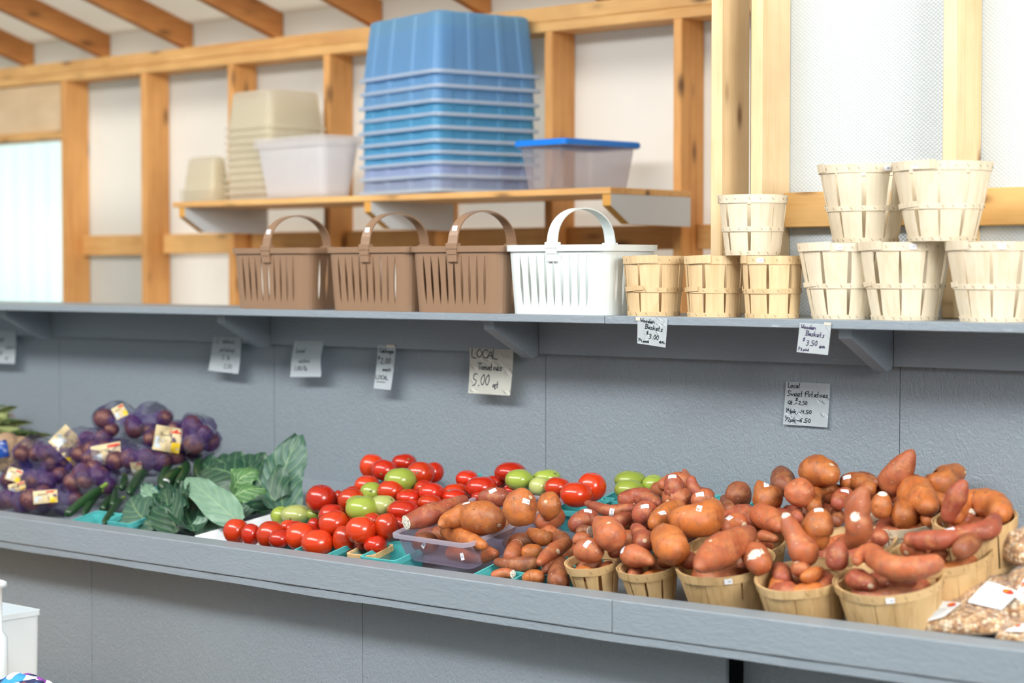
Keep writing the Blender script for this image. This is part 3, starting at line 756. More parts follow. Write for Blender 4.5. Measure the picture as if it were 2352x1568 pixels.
# ================================================================== WOODEN SPLINT BASKETS
def splint_basket(mw, Rt, H, Rb, m, label, group, n=10, gap=0.10, mid=0.45, seed=0, sticker=None, rim_h=0.021, overlap=True, cat='basket'):
    rnd = random.Random(seed)
    root = empty('wooden_basket', mw, label, cat, group)
    rad = lambda z: Rb + (Rt - Rb) * (z / H) ** 0.9
    bm = bmesh.new(); NZ = 6; NA = 5; a_off = rnd.uniform(0, 6.28)
    for i in range(n):
        ctr = a_off + 2 * PI * (i + rnd.uniform(-.04, .04)) / n; half = PI / n
        g0 = gap * rnd.uniform(0.6, 1.3); off = 0.0008 * (i % 2)
        R_ = []
        for kz in range(NZ + 1):
            z = H * kz / NZ; rr = rad(z) + off; hf = half * (1 - g0 * (0.55 + 0.75 * math.sin(PI * kz / NZ))); row = []
            for ka in range(NA + 1):
                t = ctr - hf + 2 * hf * ka / NA; row.append((rr * math.cos(t), rr * math.sin(t), z))
            R_.append(row)
        o_ = [[bm.verts.new(p) for p in row] for row in R_]
        i_ = [[bm.verts.new((p[0] * (1 - 0.0016 / Rt), p[1] * (1 - 0.0016 / Rt), p[2])) for p in row] for row in R_]
        grid_faces(bm, o_); 
        for a in range(NZ):
            for c in range(NA): bm.faces.new((i_[a][c], i_[a + 1][c], i_[a + 1][c + 1], i_[a][c + 1]))
            bm.faces.new((o_[a][0], o_[a + 1][0], i_[a + 1][0], i_[a][0])); bm.faces.new((o_[a][NA], i_[a][NA], i_[a + 1][NA], o_[a + 1][NA]))
        for c in range(NA): bm.faces.new((o_[NZ][c], o_[NZ][c + 1], i_[NZ][c + 1], i_[NZ][c]))
    vs = [bm.verts.new((rad(0) * 0.985 * math.cos(2 * PI * i / 32), rad(0) * 0.985 * math.sin(2 * PI * i / 32), 0.004)) for i in range(32)]
    bm.faces.new(vs)
    link('slatted_side', bm, m, root)
    def hoop(name, z0, z1, out, th=0.0018, wob=0.0, inner=False, a0=0.0, a1=2 * PI, rise=0.0, st=True):
        bm = bmesh.new(); NS = 48; rows = []
        for i in range(NS + 1):
            t = a0 + (a1 - a0) * i / NS; dz = wob * math.sin(t * 1.0 + seed) + rise * (max(0, i / NS - 0.86) / 0.14)
            dr = out + (0.003 if (rise and i / NS > 0.86) else 0)
            row = []
            for z, s in ((z0, 0), (z1, 0), (z1, 1), (z0, 1)):
                rr = rad(min(z, H)) + dr + (th if s == (0 if inner else 1) else 0)
                row.append(bm.verts.new((rr * math.cos(t), rr * math.sin(t), z + dz)))
            rows.append(row)
        for i in range(NS):
            for j in range(4): bm.faces.new((rows[i][j], rows[i][(j + 1) % 4], rows[i + 1][(j + 1) % 4], rows[i + 1][j]))
        bm.faces.new(rows[0]); bm.faces.new(rows[-1])
        bmesh.ops.recalc_face_normals(bm, faces=bm.faces)
        h = link(name, bm, m, root)
        if st and 'darker' not in label:
            bs_ = bmesh.new(); cnt = int(2 * PI * Rt / 0.033)
            for i in range(cnt):
                t = 2 * PI * (i + rnd.uniform(-.2, .2)) / cnt; zc = (z0 + z1) / 2 + wob * math.sin(t + seed); rr = rad(min(zc, H)) + out + th
                M_ = Matrix.Rotation(t, 4, 'Z') @ Matrix.Translation((rr, 0, zc)) @ Matrix.Rotation(R(rnd.choice((38, 45, 30))), 4, 'X')
                box(bs_, -0.0004, 0.0006, -0.0004, 0.0004, -0.0042, 0.0042, M_)
            link('staples', bs_, STAPLE, h)
        return h
    sa = rnd.uniform(3.6, 5.2)
    hoop('rim_hoop', H - rim_h, H + 0.001, 0.0012, a0=sa, a1=sa + 2 * PI * 1.05 if overlap else sa + 2 * PI, rise=0.003 if overlap else 0.0)
    hoop('inner_hoop', H - rim_h * 0.9, H - 0.001, -0.0040, st=False)
    if mid: hoop('middle_hoop', H * mid - 0.0065, H * mid + 0.0065, 0.0012, wob=0.0008, a0=sa - 0.6, a1=sa - 0.6 + 2 * PI * 1.07, rise=0.006)
    hoop('base_hoop', 0.0, 0.012, 0.001)
    if sticker is not None:
        bm = bmesh.new(); rr = Rt + 0.0034; w_ = 0.0095 / Rt
        for k in range(3):
            for j, (u0, u1, z0, z1, mi, o2) in enumerate(((0, 1, -0.0065, 0.0065, 0, 0), (0.45, 0.85, -0.002, 0.002, 1, 0.0003))):
                ta_ = sticker - w_ + 2 * w_ * (u0 + (u1 - u0) * k / 3); tb_ = sticker - w_ + 2 * w_ * (u0 + (u1 - u0) * (k + 1) / 3); rz_ = rr + o2; zc = H - rim_h * 0.5
                f = bm.faces.new([bm.verts.new((rz_ * math.cos(t), rz_ * math.sin(t), zc + z)) for t, z in ((ta_, z0), (tb_, z0), (tb_, z1), (ta_, z1))]); f.material_index = mi
        link('price_sticker', bm, [STICK, STICKI], root)
    return root
CAMDIR = lambda p: math.atan2(-p.y, -p.x)            # angle from a point back toward the open front
# (rim centre px, rim width px, rim top py, base py, Yc, base width px)
SB = 'splint baskets on the wall shelf'
shelf_b = [
 (1502, 143, 588, 729, 4.430, 116, SPLINT3, 'small empty wooden basket next to the white plastic basket', None, 8),
 (1640, 138, 588, 729, 4.430, 117, SPLINT3, 'small empty wooden basket, middle of the three lower small ones', -0.25, 8),
 (1774, 142, 588, 732, 4.430, 119, SPLINT3, 'small empty wooden basket with twisted middle hoop beside the first large basket', -0.4, 8),
 (1938, 214, 558, 735, 4.470, 139, SPLINT, 'large empty wooden basket in lower row, directly right of the small ones', -0.1, 10),
 (2078, 214, 556, 738, 4.470, 146, SPLINT, 'large empty wooden basket in lower row holding up both upper large baskets', 0.15, 10),
 (2287, 232, 555, 742, 4.470, 156, SPLINT, 'large empty wooden basket in lower row, cut off by right picture edge', 0.1, 10),
]
def place_px(pc, py, Y, z):
    c = atY(pc, py, Y); c.z = z; return c
SH = 1.4738
hs = []
for i, (pc, wpx, rt, bp, Yc, bw, m_, lab, st, n_) in enumerate(shelf_b):
    c = place_px(pc, bp - 30, Yc, SH); s = F / depth(c)
    top = atY(pc, rt, Yc - wpx / 2 / s).z; H_ = top - SH; hs.append(H_)
    ca = CAMDIR(c)
    splint_basket(Matrix.Translation(c), wpx / 2 / s - 0.002, H_, bw / 2 / s, m_, lab, SB, n_, 0.115, 0.44, 11 + i, None if st is None else ca + st)
ups = [
 (1729, 159, 446, 585, 4.435, 122, SPLINT, 'small empty wooden basket balanced on top of two small ones', None, 8, SH + hs[1] + 0.002),
 (1988, 216, 375, 556, 4.475, 143, SPLINT, 'large empty wooden basket in upper row, the left one with raised hoop end', 0.45, 10, SH + hs[3] + 0.002),
 (2163, 230, 368, 554, 4.440, 147, SPLINT, 'large empty wooden basket in upper row, the right one before the stud', -0.55, 10, SH + hs[4] + 0.002),
]
for i, (pc, wpx, rt, bp, Yc, bw, m_, lab, st, n_, zb) in enumerate(ups):
    c = place_px(pc, bp - 30, Yc, zb); s = F / depth(c)
    top = atY(pc, rt, Yc - wpx / 2 / s).z
    splint_basket(Matrix.Translation(c), wpx / 2 / s - 0.002, top - zb, bw / 2 / s, m_, lab, SB, n_, 0.115, 0.44, 31 + i, None if st is None else CAMDIR(c) + st)
# baskets standing on the sloping display board: (rim centre px, py, width px, height m)
CB = 'splint baskets of sweet potatoes on the counter'
cnt_b = [
 (1361, 1287, 130, 0.118, 0.62, 10, 0.15, 'small wooden basket with gaps, leftmost on the counter', None),
 (1489, 1297, 142, 0.118, 0.62, 10, 0.12, 'small wooden basket, second from left along the counter front', None),
 (1665, 1289, 230, 0.135, 0.74, 16, 0.02, 'wide wooden basket under the big pinkish sweet potato, sticker on its rim', 0.05),
 (1841, 1322, 216, 0.135, 0.74, 15, 0.025, 'wide wooden basket with dented left rim, second widest from the front right', None),
 (2043, 1326, 252, 0.140, 0.76, 18, 0.015, 'rightmost wide wooden basket at the counter front with sticker on its rim', 0.0),
 (1695, 1247, 225, 0.120, 0.74, 14, 0.03, 'wooden basket hidden behind the widest front ones, bare rim showing', None),
 (1945, 1245, 228, 0.125, 0.74, 15, 0.03, 'wooden basket in second row holding the long upright sweet potato', None),
 (2160, 1268, 236, 0.150, 0.78, 15, 0.04, 'tall wooden basket behind the rightmost front one, crossed by a long root', None),
 (2075, 1190, 180, 0.140, 0.76, 14, 0.03, 'wooden basket near the wall with round orange roots, white rim', None),
 (2240, 1190, 190, 0.200, 0.80, 14, 0.06, 'darker wooden basket farthest right, against the wall', None),
 (2205, 1142, 110, 0.140, 0.80, 12, 0.05, 'small wooden basket rim peeking out behind the rightmost heap', None),
]
for i, (pc, py, wpx, H_, rb, n_, gp, lab, st) in enumerate(cnt_b):
    top = T(pc, py, H_); base = top - TN * (H_ - 0.001); s = F / depth(top)
    splint_basket(tray_matrix(base), wpx / 2 / s - 0.002, H_, wpx / 2 / s * rb, SPLINT2 if i != 8 else SPLINT, lab, CB, n_, gp, (0.45 if i == 9 else None), 51 + i, None if st is None else CAMDIR(base) + st)

# ================================================================== QUART BOXES
def quart(px, py, label, m=TEAL, a=0.068, h=0.066, hh=None, rz=0, wood=False):
    top = T(px, py, hh or h); base = top - TN * (hh or h) + TN * 0.001
    sy_ = max(0, 3.866 + a - base.y); base = base + Vector((-sy_ * 0.3, sy_, sy_ * math.tan(TH)))
    root = empty('quart_box', tray_matrix(base, rz), label, 'produce box', 'teal and green quart boxes on the counter')
    bm = bmesh.new(); rows = []
    for z, k in ((0, 0.78), (h * 0.5, 0.89), (h, 1.0)):
        rows.append([bm.verts.new((x, y, z)) for x, y in rrect(a * k, a * k, 0.014, 3)])
    bm.faces.new(rows[0][::-1]); grid_faces(bm, rows, True); bmesh.ops.recalc_face_normals(bm, faces=bm.faces)
    bmesh.ops.solidify(bm, geom=bm.faces[:], thickness=0.002)
    link('box_wall', bm, m, root)
    bm = bmesh.new(); rr = []
    for off, z in ((0.003, h - 0.014), (-0.0035, h - 0.014), (-0.0035, h + 0.001), (0.003, h + 0.001)):
        rr.append([bm.verts.new((x, y, z)) for x, y in rrect(a - off, a - off, 0.014, 3)])
    grid_faces(bm, rr + [rr[0]], True); bmesh.ops.recalc_face_normals(bm, faces=bm.faces)
    link('rim', bm, SPLINT2 if wood else m, root)
    return root
for a in [
 (738, 1258, 'teal pulp box under the front tomatoes near the ledge'),
 (850, 1262, 'pale green box with tan wooden rim left of the clear plastic box', TEALP, 0.048, 0.062, None, R(4), True),
 (905, 1266, 'dark teal box tucked under the left end of the clear plastic box'),
 (930, 1100, 'teal pulp box of tomatoes with a folded right corner, near the wall'),
 (1110, 1105, 'teal pulp box under the tomatoes behind the clear plastic box'),
 (1235, 1135, 'teal pulp box under the tomatoes right of the tall sweet potato'),
 (1338, 1158, 'teal pulp box with open pale rim right of the clear plastic box'),
 (1452, 1136, 'teal pulp box holding three green tomatoes near the wall'),
 (1600, 1135, 'teal pulp box behind the forked sweet potatoes'),
 (1668, 1158, 'teal pulp box under the round dark sweet potato'),
 (1160, 1312, 'teal pulp box below the clear box, full of small roots'),
 (1265, 1300, 'teal pulp box of small roots beside the leftmost wooden basket'),
 (1395, 1225, 'teal pulp box under the heap behind the small wooden baskets'),
 (1530, 1215, 'teal pulp box behind the second small wooden basket'),
 (200, 1200, 'teal pulp box of zucchini at the left'),
 (305, 1185, 'teal pulp box of zucchini beside the cabbages'),
 (420, 1110, 'teal pulp box of zucchini behind the cabbages'),
 (870, 1150, 'teal pulp box under the mid green tomatoes'),
 (700, 1215, 'teal pulp box of tomatoes on the white flat')]:
    quart(*a)

# white cardboard flat under the left tomatoes
p0 = T(447, 1231, 0.052); p1 = T(640, 1176, 0.058)
mwf = tray_matrix(T(447, 1231, 0.0), 0)
fl = empty('white_flat', Matrix.Translation(p0), 'white waxed cardboard flat with green print under the leftmost tomatoes', 'tray')
ax = (p1 - p0); ax2 = Vector((1, 0, 0)); Wf = 0.30
bm = bmesh.new()
def quadthick(bm, a, b, c, d, th, mi=0):
    n = (b - a).cross(d - a).normalized() * th
    v = [bm.verts.new(p) for p in (a, b, c, d)] + [bm.verts.new(p + n) for p in (a, b, c, d)]
    for f in ((3, 2, 1, 0), (4, 5, 6, 7), (0, 1, 5, 4), (1, 2, 6, 5), (2, 3, 7, 6), (3, 0, 4, 7)):
        q = bm.faces.new([v[i] for i in f]); q.material_index = mi
dn = -TN * 0.048
quadthick(bm, p0 + dn, p0 + dn + ax2 * Wf, p1 + dn * 1.1 + ax2 * Wf, p1 + dn * 1.1, 0.003)
quadthick(bm, p0 + ax2 * 0.045 + dn, p1 + ax2 * 0.045 + dn, p1, p0, 0.003)
quadthick(bm, p0 + dn, p0 + dn + ax2 * Wf, p0 + ax2 * Wf - TN * 0.02, p0 - TN * 0.02, 0.003)
quadthick(bm, p1 + dn, p1 + dn + ax2 * Wf, p1 + ax2 * Wf, p1, 0.003)
adopt(link('tray_body', bm, mat('white_card', (0.74, 0.77, 0.80), 0.6)), fl)

# ================================================================== PRICE STICKERS ON SURFACES
def sticker_on(obj, bvh, px, py, name='price_sticker', sx=0.0105, sy=0.0065, mats=None, ang=None, rnd=random):
    o_ = CAM; d = ray(px, py).normalized(); hit = bvh.ray_cast(o_, d)
    if hit[0] is None: return None
    p, n = hit[0], hit[1]
    if n.dot(d) > 0: n = -n
    t = (RIGHT - n * RIGHT.dot(n)).normalized(); b_ = n.cross(t)
    ang = rnd.uniform(-0.5, 0.5) if ang is None else ang
    t, b_ = t * math.cos(ang) + b_ * math.sin(ang), b_ * math.cos(ang) - t * math.sin(ang)
    bm = bmesh.new(); uvw = []
    def drop(u, v, off):
        q = p + t * (u * sx) + b_ * (v * sy); h = bvh.ray_cast(q + n * 0.02, -n)
        return (h[0] if h[0] is not None else q) + n * off
    if name != 'price_sticker':
        rows = [[bm.verts.new(drop(f * math.cos(2 * PI * i / 14) * (1 + .25 * math.sin(3 * i + px)), f * math.sin(2 * PI * i / 14), 0.0011 if f < 1 else 0.0003)) for i in range(14)] for f in (0.02, 0.25, 0.5, 0.75, 0.93, 1.0)]
        grid_faces(bm, rows, True); bm.faces.new(rows[0])
        s = link(name, bm, mats); s.parent = obj; s.matrix_parent_inverse = obj.matrix_world.inverted(); return s
    rows = [[bm.verts.new(drop(-1 + 2 * i / 4, -1 + 2 * j / 3, 0.0008)) for i in range(5)] for j in range(4)]
    grid_faces(bm, rows)
    rows = [[bm.verts.new(drop(0.1 + 0.6 * i / 2, -0.35 + 0.6 * j, 0.0011)) for i in range(3)] for j in range(2)]
    grid_faces(bm, rows, mi=1)
    s = link(name, bm, mats or [STICK, STICKI]); s.parent = obj; s.matrix_parent_inverse = obj.matrix_world.inverted()
    return s

# ================================================================== SWEET POTATOES
ORD = ['first', 'second', 'third', 'fourth', 'fifth', 'sixth', 'seventh', 'eighth', 'ninth', 'tenth', 'eleventh', 'twelfth', 'thirteenth', 'fourteenth', 'fifteenth', 'sixteenth', 'seventeenth', 'eighteenth', 'nineteenth', 'twentieth']
spuds = []
def spud(zf, pts, hh, tone, cluster, desc, st=(), up=False, cut=None, c2=None, red=False, ymax=None, ymin=None):
    k = SCL[zf] / 1.06; P = []
    yb = None
    if up:
        u, v = max(pts, key=lambda q: q[1])[:2]; yb = T(*zf(u, v), hh).y
    for q in pts:
        px_, py_ = zf(q[0], q[1]); h = q[3] if len(q) > 3 else hh
        p = atY(px_, py_, yb) if up else T(px_, py_, h)
        r = q[2] / 2 / k * depth(p) / F
        if ymin and p.y < ymin: p = atY(px_, py_, ymin); r = q[2] / 2 / k * depth(p) / F
        lim = (ymax or WALL) - r * 0.98 - 0.002
        if p.y > lim: p = atY(px_, py_, lim); r = q[2] / 2 / k * depth(p) / F
        P.append([p.x, p.y, p.z, r])
    seed = len(spuds) * 3.7 + 1
    if cut is None and len(P) > 1:
        a, b_ = Vector(P[0][:3]), Vector(P[1][:3]); e = (a - b_).normalized() * P[0][3] * 0.45
        P[0][:3] = list(a + e)
    a, b_ = Vector(P[-1][:3]), Vector(P[-2][:3]); e = (a - b_).normalized() * P[-1][3] * 0.45
    P[-1][:3] = list(a + e)
    M_ = 9 * (len(P) - 1) + 8; rings = [catmull(P, i / M_) for i in range(M_ + 1)]
    S = [0]
    for i in range(M_): S.append(S[-1] + (Vector(rings[i + 1][:3]) - Vector(rings[i][:3])).length)
    Lt = S[-1]; rm = max(q[3] for q in P)
    e0 = min(max(P[0][3], rm * 0.35) * 1.0, Lt * 0.3); e1 = min(max(P[-1][3], rm * 0.35) * 1.0, Lt * 0.3)
    # denser sampling near ends
    ss = [0, 0.12, 0.35, 0.7]; samp = [x * e0 / 1.0 for x in (0.015, 0.06, 0.14, 0.26, 0.42, 0.62, 0.85)] if cut is None else [0.0, 0.03 * e0, 0.3 * e0]
    nm = max(10, int((Lt - e0 - e1) / (rm * 0.22)))
    samp += [e0 + (Lt - e0 - e1) * i / nm for i in range(nm + 1)] + [Lt - x * e1 for x in (0.85, 0.62, 0.42, 0.26, 0.14, 0.06, 0.015)]
    def at(s):
        for i in range(M_):
            if S[i + 1] >= s: break
        f = (s - S[i]) / max(1e-9, S[i + 1] - S[i]); return [x + (y - x) * f for x, y in zip(rings[i], rings[i + 1])]
    bm = bmesh.new(); rows = []; fr = None; NA = 22; c0 = Vector(at(Lt / 2)[:3]); cent = []
    for s in samp:
        q = at(s); p = Vector(q[:3]); r = max(q[3], 0.002)
        q2 = at(min(Lt, s + rm * 0.15)); q1 = at(max(0, s - rm * 0.15)); tg = (Vector(q2[:3]) - Vector(q1[:3])).normalized()
        if s < e0 and cut is None: r *= math.sqrt(max(0.0004, 1 - (1 - s / e0) ** 2))
        if s > Lt - e1: r *= math.sqrt(max(0.0004, 1 - (1 - (Lt - s) / e1) ** 2))
        if fr is None: fr = tg.orthogonal().normalized()
        fr = (fr - tg * fr.dot(tg)).normalized(); bi = tg.cross(fr); row = []
        for j in range(NA):
            t = 2 * PI * j / NA; d = fr * math.cos(t) + bi * math.sin(t)
            w_ = p + d * r; o3 = w_ + Vector((seed, 0, seed * 2))
            k1 = 0.13 * noise.noise(o3 * 24) + 0.06 * noise.noise(o3 * 60) - 0.05 * max(0, noise.noise(o3 * 38 + Vector((5, 5, 5))) - 0.25) * 4 * 0.5 + 0.05 * noise.noise(Vector((math.cos(t) * 1.6, math.sin(t) * 1.6, seed + s * 6)))
            row.append(bm.verts.new(p + d * r * (1 + k1) - c0))
        rows.append(row); cent.append(p)
    grid_faces(bm, rows, True)
    bm.faces.new(rows[-1])
    bm.faces.new(rows[0][::-1])
    bmesh.ops.recalc_face_normals(bm, faces=bm.faces)
    mt = PO[tone]
    verts = [v.co + c0 for v in bm.verts]; polys = [[v.index for v in f.verts] for f in (bm.verts.index_update() or bm.faces)]
    bvh = BVHTree.FromPolygons(verts, polys)
    cutv = [v.co.copy() for v in rows[0]]; tg0 = (cent[0] - cent[1]).normalized()
    if cut is not None:
        zoomv = None
    name = 'red_potato' if red else 'sweet_potato'
    o = link(name, bm, mt, smooth=True); o.location = c0
    bpy.context.view_layer.update() if False else None
    o.matrix_world = Matrix.Translation(c0)
    if cut is not None:
        b2 = bmesh.new(); ctr = sum(cutv, Vector()) / NA
        ro = [[b2.verts.new(ctr + (v - ctr) * f + tg0 * (0.0012 + 0.0015 * (1 - f))) for v in cutv] for f in (1.0, 0.97, 0.7, 0.35)]
        ro.insert(0, [b2.verts.new(v - tg0 * 0.001) for v in cutv])
        grid_faces(b2, ro, True); b2.faces.new(ro[-1]); bmesh.ops.recalc_face_normals(b2, faces=b2.faces)
        ce = link('cut_end', b2, CUT, o, smooth=False); ce['label'] = 'white cut end'
    if c2 is not None:                                   # a small pale tip or broken patch on the skin
        sticker_on(o, bvh, *zf(c2[0], c2[1]), name='pale_scar', sx=c2[2] / 2 / k / 900, sy=c2[2] / 2 / k / 900 * 0.9, mats=[CUT if c2[2] > 60 else PSCAR])
    for s_ in st:
        sticker_on(o, bvh, *zf(s_[0], s_[1]), ang=s_[2] if len(s_) > 2 else None)
    cx = sum(zf(q[0], q[1])[0] for q in pts) / len(pts)
    spuds.append([o, cx, cluster, desc, bool(st), cut is not None, red])
    return o

A = 'in the clear plastic box'
spud(ZC, [(440, 470, 150), (560, 430, 200), (700, 385, 225), (880, 315, 185), (1000, 255, 140), (1080, 215, 90)], 0.17, 1, A, 'thick tapering red root', cut=True)
spud(ZC, [(800, 500, 60), (900, 440, 180), (1080, 400, 300), (1260, 420, 360), (1400, 440, 270), (1460, 450, 120)], 0.165, 0, A, 'fat orange root', [(1086, 262, -.2)], c2=(1445, 500, 50))
spud(ZC, [(870, 555, 150), (950, 590, 200), (1060, 630, 190), (1180, 680, 150), (1280, 720, 100)], 0.115, 0, A, 'bent orange root')
spud(ZC, [(1700, 140, 190), (1680, 240, 320), (1655, 350, 350), (1620, 450, 230)], 0.19, 0, A, 'tall upright orange root', [(1738, 240, -.2)], up=True, c2=(1780, 195, 50))
spud(ZC, [(1240, 200, 120), (1340, 200, 200), (1460, 190, 200), (1530, 180, 120)], 0.175, 1, A, 'humped reddish root', [(1372, 125, .4)])
spud(ZC, [(1900, 300, 200), (1960, 290, 280), (2050, 270, 240)], 0.15, 0, A, 'round orange root', c2=(1945, 243, 45))
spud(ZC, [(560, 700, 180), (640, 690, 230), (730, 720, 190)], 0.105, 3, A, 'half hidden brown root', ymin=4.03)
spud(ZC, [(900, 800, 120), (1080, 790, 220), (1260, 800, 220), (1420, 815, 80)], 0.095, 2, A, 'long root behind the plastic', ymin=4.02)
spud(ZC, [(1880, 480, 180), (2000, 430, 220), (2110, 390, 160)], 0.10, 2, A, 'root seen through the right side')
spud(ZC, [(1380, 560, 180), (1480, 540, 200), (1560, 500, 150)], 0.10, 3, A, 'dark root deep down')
A = 'in teal boxes below the clear box'
spud(Z3, [(655, 705, 60), (720, 745, 130), (790, 770, 130), (850, 745, 60)], 0.105, 0, A, 'pointed orange root')
spud(Z3, [(912, 698, 30), (900, 750, 100), (940, 790, 150), (980, 800, 120)], 0.10, 2, A, 'cone shaped root', c2=(910, 698, 34))
spud(Z3, [(530, 835, 110), (505, 880, 135), (475, 940, 120)], 0.095, 2, A, 'stubby root', cut=True)
spud(Z3, [(590, 910, 110), (670, 895, 150), (750, 890, 110)], 0.085, 0, A, 'squat orange root')
spud(Z3, [(735, 990, 60), (800, 935, 115), (900, 860, 135), (1000, 800, 100)], 0.11, 2, A, 'long smooth root', c2=(910, 885, 50))
spud(Z3, [(350, 980, 60), (440, 1000, 110), (590, 1005, 145), (720, 1000, 120)], 0.08, 3, A, 'long brownish root')
spud(Z3, [(500, 1092, 75), (430, 1085, 100), (360, 1095, 90), (320, 1110, 60)], 0.07, 2, A, 'small root', cut=True)
spud(Z3, [(600, 1135, 70), (680, 1120, 150), (760, 1130, 90)], 0.07, 0, A, 'rounded root')
spud(Z3, [(790, 1060, 80), (850, 1000, 110), (910, 940, 100)], 0.085, 3, A, 'leaning brown root')
spud(Z3, [(940, 960, 80), (910, 1070, 170), (905, 1160, 170)], 0.08, 3, A, 'big dark root')
spud(Z3, [(950, 1110, 90), (960, 1160, 110), (955, 1200, 90)], 0.05, 3, A, 'low dark root')
A = 'on the leftmost small wooden basket'
spud(Z3, [(1080, 885, 150), (1180, 880, 215), (1280, 890, 150)], 0.15, 2, A, 'round pinkish root', [(1170, 815, .7)])
spud(Z3, [(1265, 600, 70), (1310, 650, 170), (1365, 715, 265), (1400, 770, 230)], 0.19, 2, A, 'bulbous necked root', c2=(1365, 628, 40))
spud(Z3, [(1055, 655, 130), (1140, 610, 200), (1250, 590, 150)], 0.17, 1, A, 'large reddish root', [(1178, 520, 0)])
spud(Z3, [(1195, 708, 95), (1140, 705, 110), (1090, 720, 80)], 0.16, 3, A, 'short brown root', cut=True)
spud(Z3, [(1060, 790, 90), (1130, 775, 120), (1180, 790, 90)], 0.145, 2, A, 'small round root')
spud(Z3, [(1380, 905, 70), (1410, 895, 105), (1440, 900, 80)], 0.13, 1, A, 'tiny root', c2=(1425, 852, 36))
spud(Z3, [(1220, 1100, 70), (1250, 1150, 110), (1260, 1190, 90)], 0.03, 2, A, 'root glimpsed through the slats')
A = 'on the second small wooden basket'
spud(Z3, [(1500, 910, 110), (1580, 925, 195), (1680, 945, 150), (1760, 985, 50)], 0.145, 2, A, 'teardrop root', [(1490, 868, .9)])
spud(Z3, [(1600, 670, 80), (1640, 720, 140), (1660, 770, 120)], 0.16, 1, A, 'upright reddish root')
spud(Z3, [(1650, 770, 150), (1680, 790, 195), (1670, 830, 150)], 0.165, 1, A, 'blunt reddish root', c2=(1690, 790, 40))
spud(Z3, [(1840, 740, 180), (1910, 810, 300), (1960, 890, 240)], 0.18, 0, A, 'big creased root')
spud(Z3, [(1820, 985, 70), (1880, 975, 110), (1940, 975, 80)], 0.12, 2, A, 'low small root')
A = 'heaped behind the small wooden baskets'
spud(Z3, [(1165, 450, 50), (1250, 485, 85), (1380, 520, 105), (1500, 505, 105), (1590, 490, 70)], 0.15, 1, A, 'long bent red root', [(1390, 535, 1.4)])
spud(Z3, [(1390, 620, 60), (1450, 610, 120), (1530, 585, 110), (1560, 570, 70)], 0.14, 1, A, 'spindle shaped root')
spud(Z3, [(1480, 430, 120), (1580, 400, 160), (1690, 400, 160), (1790, 440, 90), (1830, 460, 50)], 0.17, 1, A, 'humped red root', c2=(1590, 460, 24))
spud(Z3, [(1610, 570, 150), (1700, 550, 230), (1780, 540, 170)], 0.165, 1, A, 'fat reddish root', [(1688, 478, 0)])
spud(Z3, [(1770, 650, 110), (1840, 590, 190), (1940, 520, 180), (2020, 480, 100)], 0.175, 0, A, 'long orange root', [(1848, 538, .5)], c2=(1855, 640, 36))
spud(Z3, [(1990, 580, 180), (2080, 610, 280), (2200, 600, 310), (2290, 540, 240), (2300, 470, 130)], 0.20, 0, A, 'big glossy kidney shaped root', [(2180, 495, 1.3)])
spud(Z3, [(1920, 215, 110), (1945, 270, 160), (1955, 340, 180), (1950, 400, 160)], 0.19, 1, A, 'upright blunt root', [(1935, 207, 0)], up=True)
spud(Z3, [(1900, 430, 160), (1965, 410, 240), (2040, 420, 190)], 0.185, 2, A, 'rounded root with rough end', c2=(1900, 440, 44))
spud(Z3, [(1840, 300, 90), (1940, 250, 140), (2030, 250, 130), (2060, 210, 80), (2045, 160, 36)], 0.17, 2, A, 'horned root lying behind')
spud(Z3, [(2110, 220, 75), (2120, 300, 115), (2160, 370, 150)], 0.18, 1, A, 'narrow upright root', up=True)
spud(Z3, [(2145, 440, 110), (2220, 410, 165), (2290, 410, 110)], 0.19, 2, A, 'root with a dark eye', [(2185, 372, .1)], c2=(2300, 412, 30))
A = 'behind the pinkish one'
spud(Z4, [(640, 490, 180), (700, 492, 212), (750, 495, 180)], 0.16, 3, A, 'perfectly round dark root')
spud(Z4, [(575, 512, 55), (605, 570, 100), (635, 620, 115)], 0.155, 3, A, 'little root', cut=True)
spud(Z4, [(560, 580, 100), (600, 640, 130), (640, 660, 110)], 0.14, 1, A, 'half hidden red root')
spud(Z4, [(580, 760, 100), (650, 710, 155), (730, 720, 130)], 0.16, 2, A, 'root with a pale broken end', [(622, 674, .9)], c2=(748, 728, 46))
spud(Z4, [(570, 700, 110), (690, 650, 170), (800, 680, 180), (850, 720, 120)], 0.14, 1, A, 'broad dull red root')
A = 'left in the back heap'
spud(Z4, [(862, 375, 45), (885, 430, 130), (930, 510, 230), (980, 570, 220)], 0.17, 0, A, 'bottle shaped root', [(928, 405, 1.5)], up=True)
spud(Z4, [(1040, 310, 130), (1065, 360, 190), (1060, 420, 160)], 0.20, 3, A, 'brown oval root')
spud(Z4, [(1240, 280, 170), (1330, 290, 265), (1410, 310, 230), (1465, 340, 120)], 0.235, 0, A, 'topmost big round root', c2=(1462, 238, 40))
spud(Z4, [(1215, 370, 120), (1205, 450, 240), (1180, 530, 200)], 0.20, 2, A, 'egg shaped root', up=True)
spud(Z4, [(1320, 590, 130), (1315, 510, 125), (1380, 450, 100), (1480, 435, 75), (1550, 440, 60)], 0.185, 0, A, 'arched root')
spud(Z4, [(1510, 560, 100), (1545, 510, 150), (1600, 480, 130)], 0.19, 1, A, 'stubby dark red root', [(1570, 452, 0)])
spud(Z4, [(1560, 390, 120), (1650, 370, 150), (1740, 410, 140), (1780, 450, 90)], 0.205, 0, A, 'smooth orange root', [(1586, 338, 0)])
A = 'in the middle heap'
spud(Z4, [(1205, 603, 35), (1170, 640, 85), (1190, 680, 90)], 0.17, 1, A, 'small pointed root', c2=(1207, 604, 26))
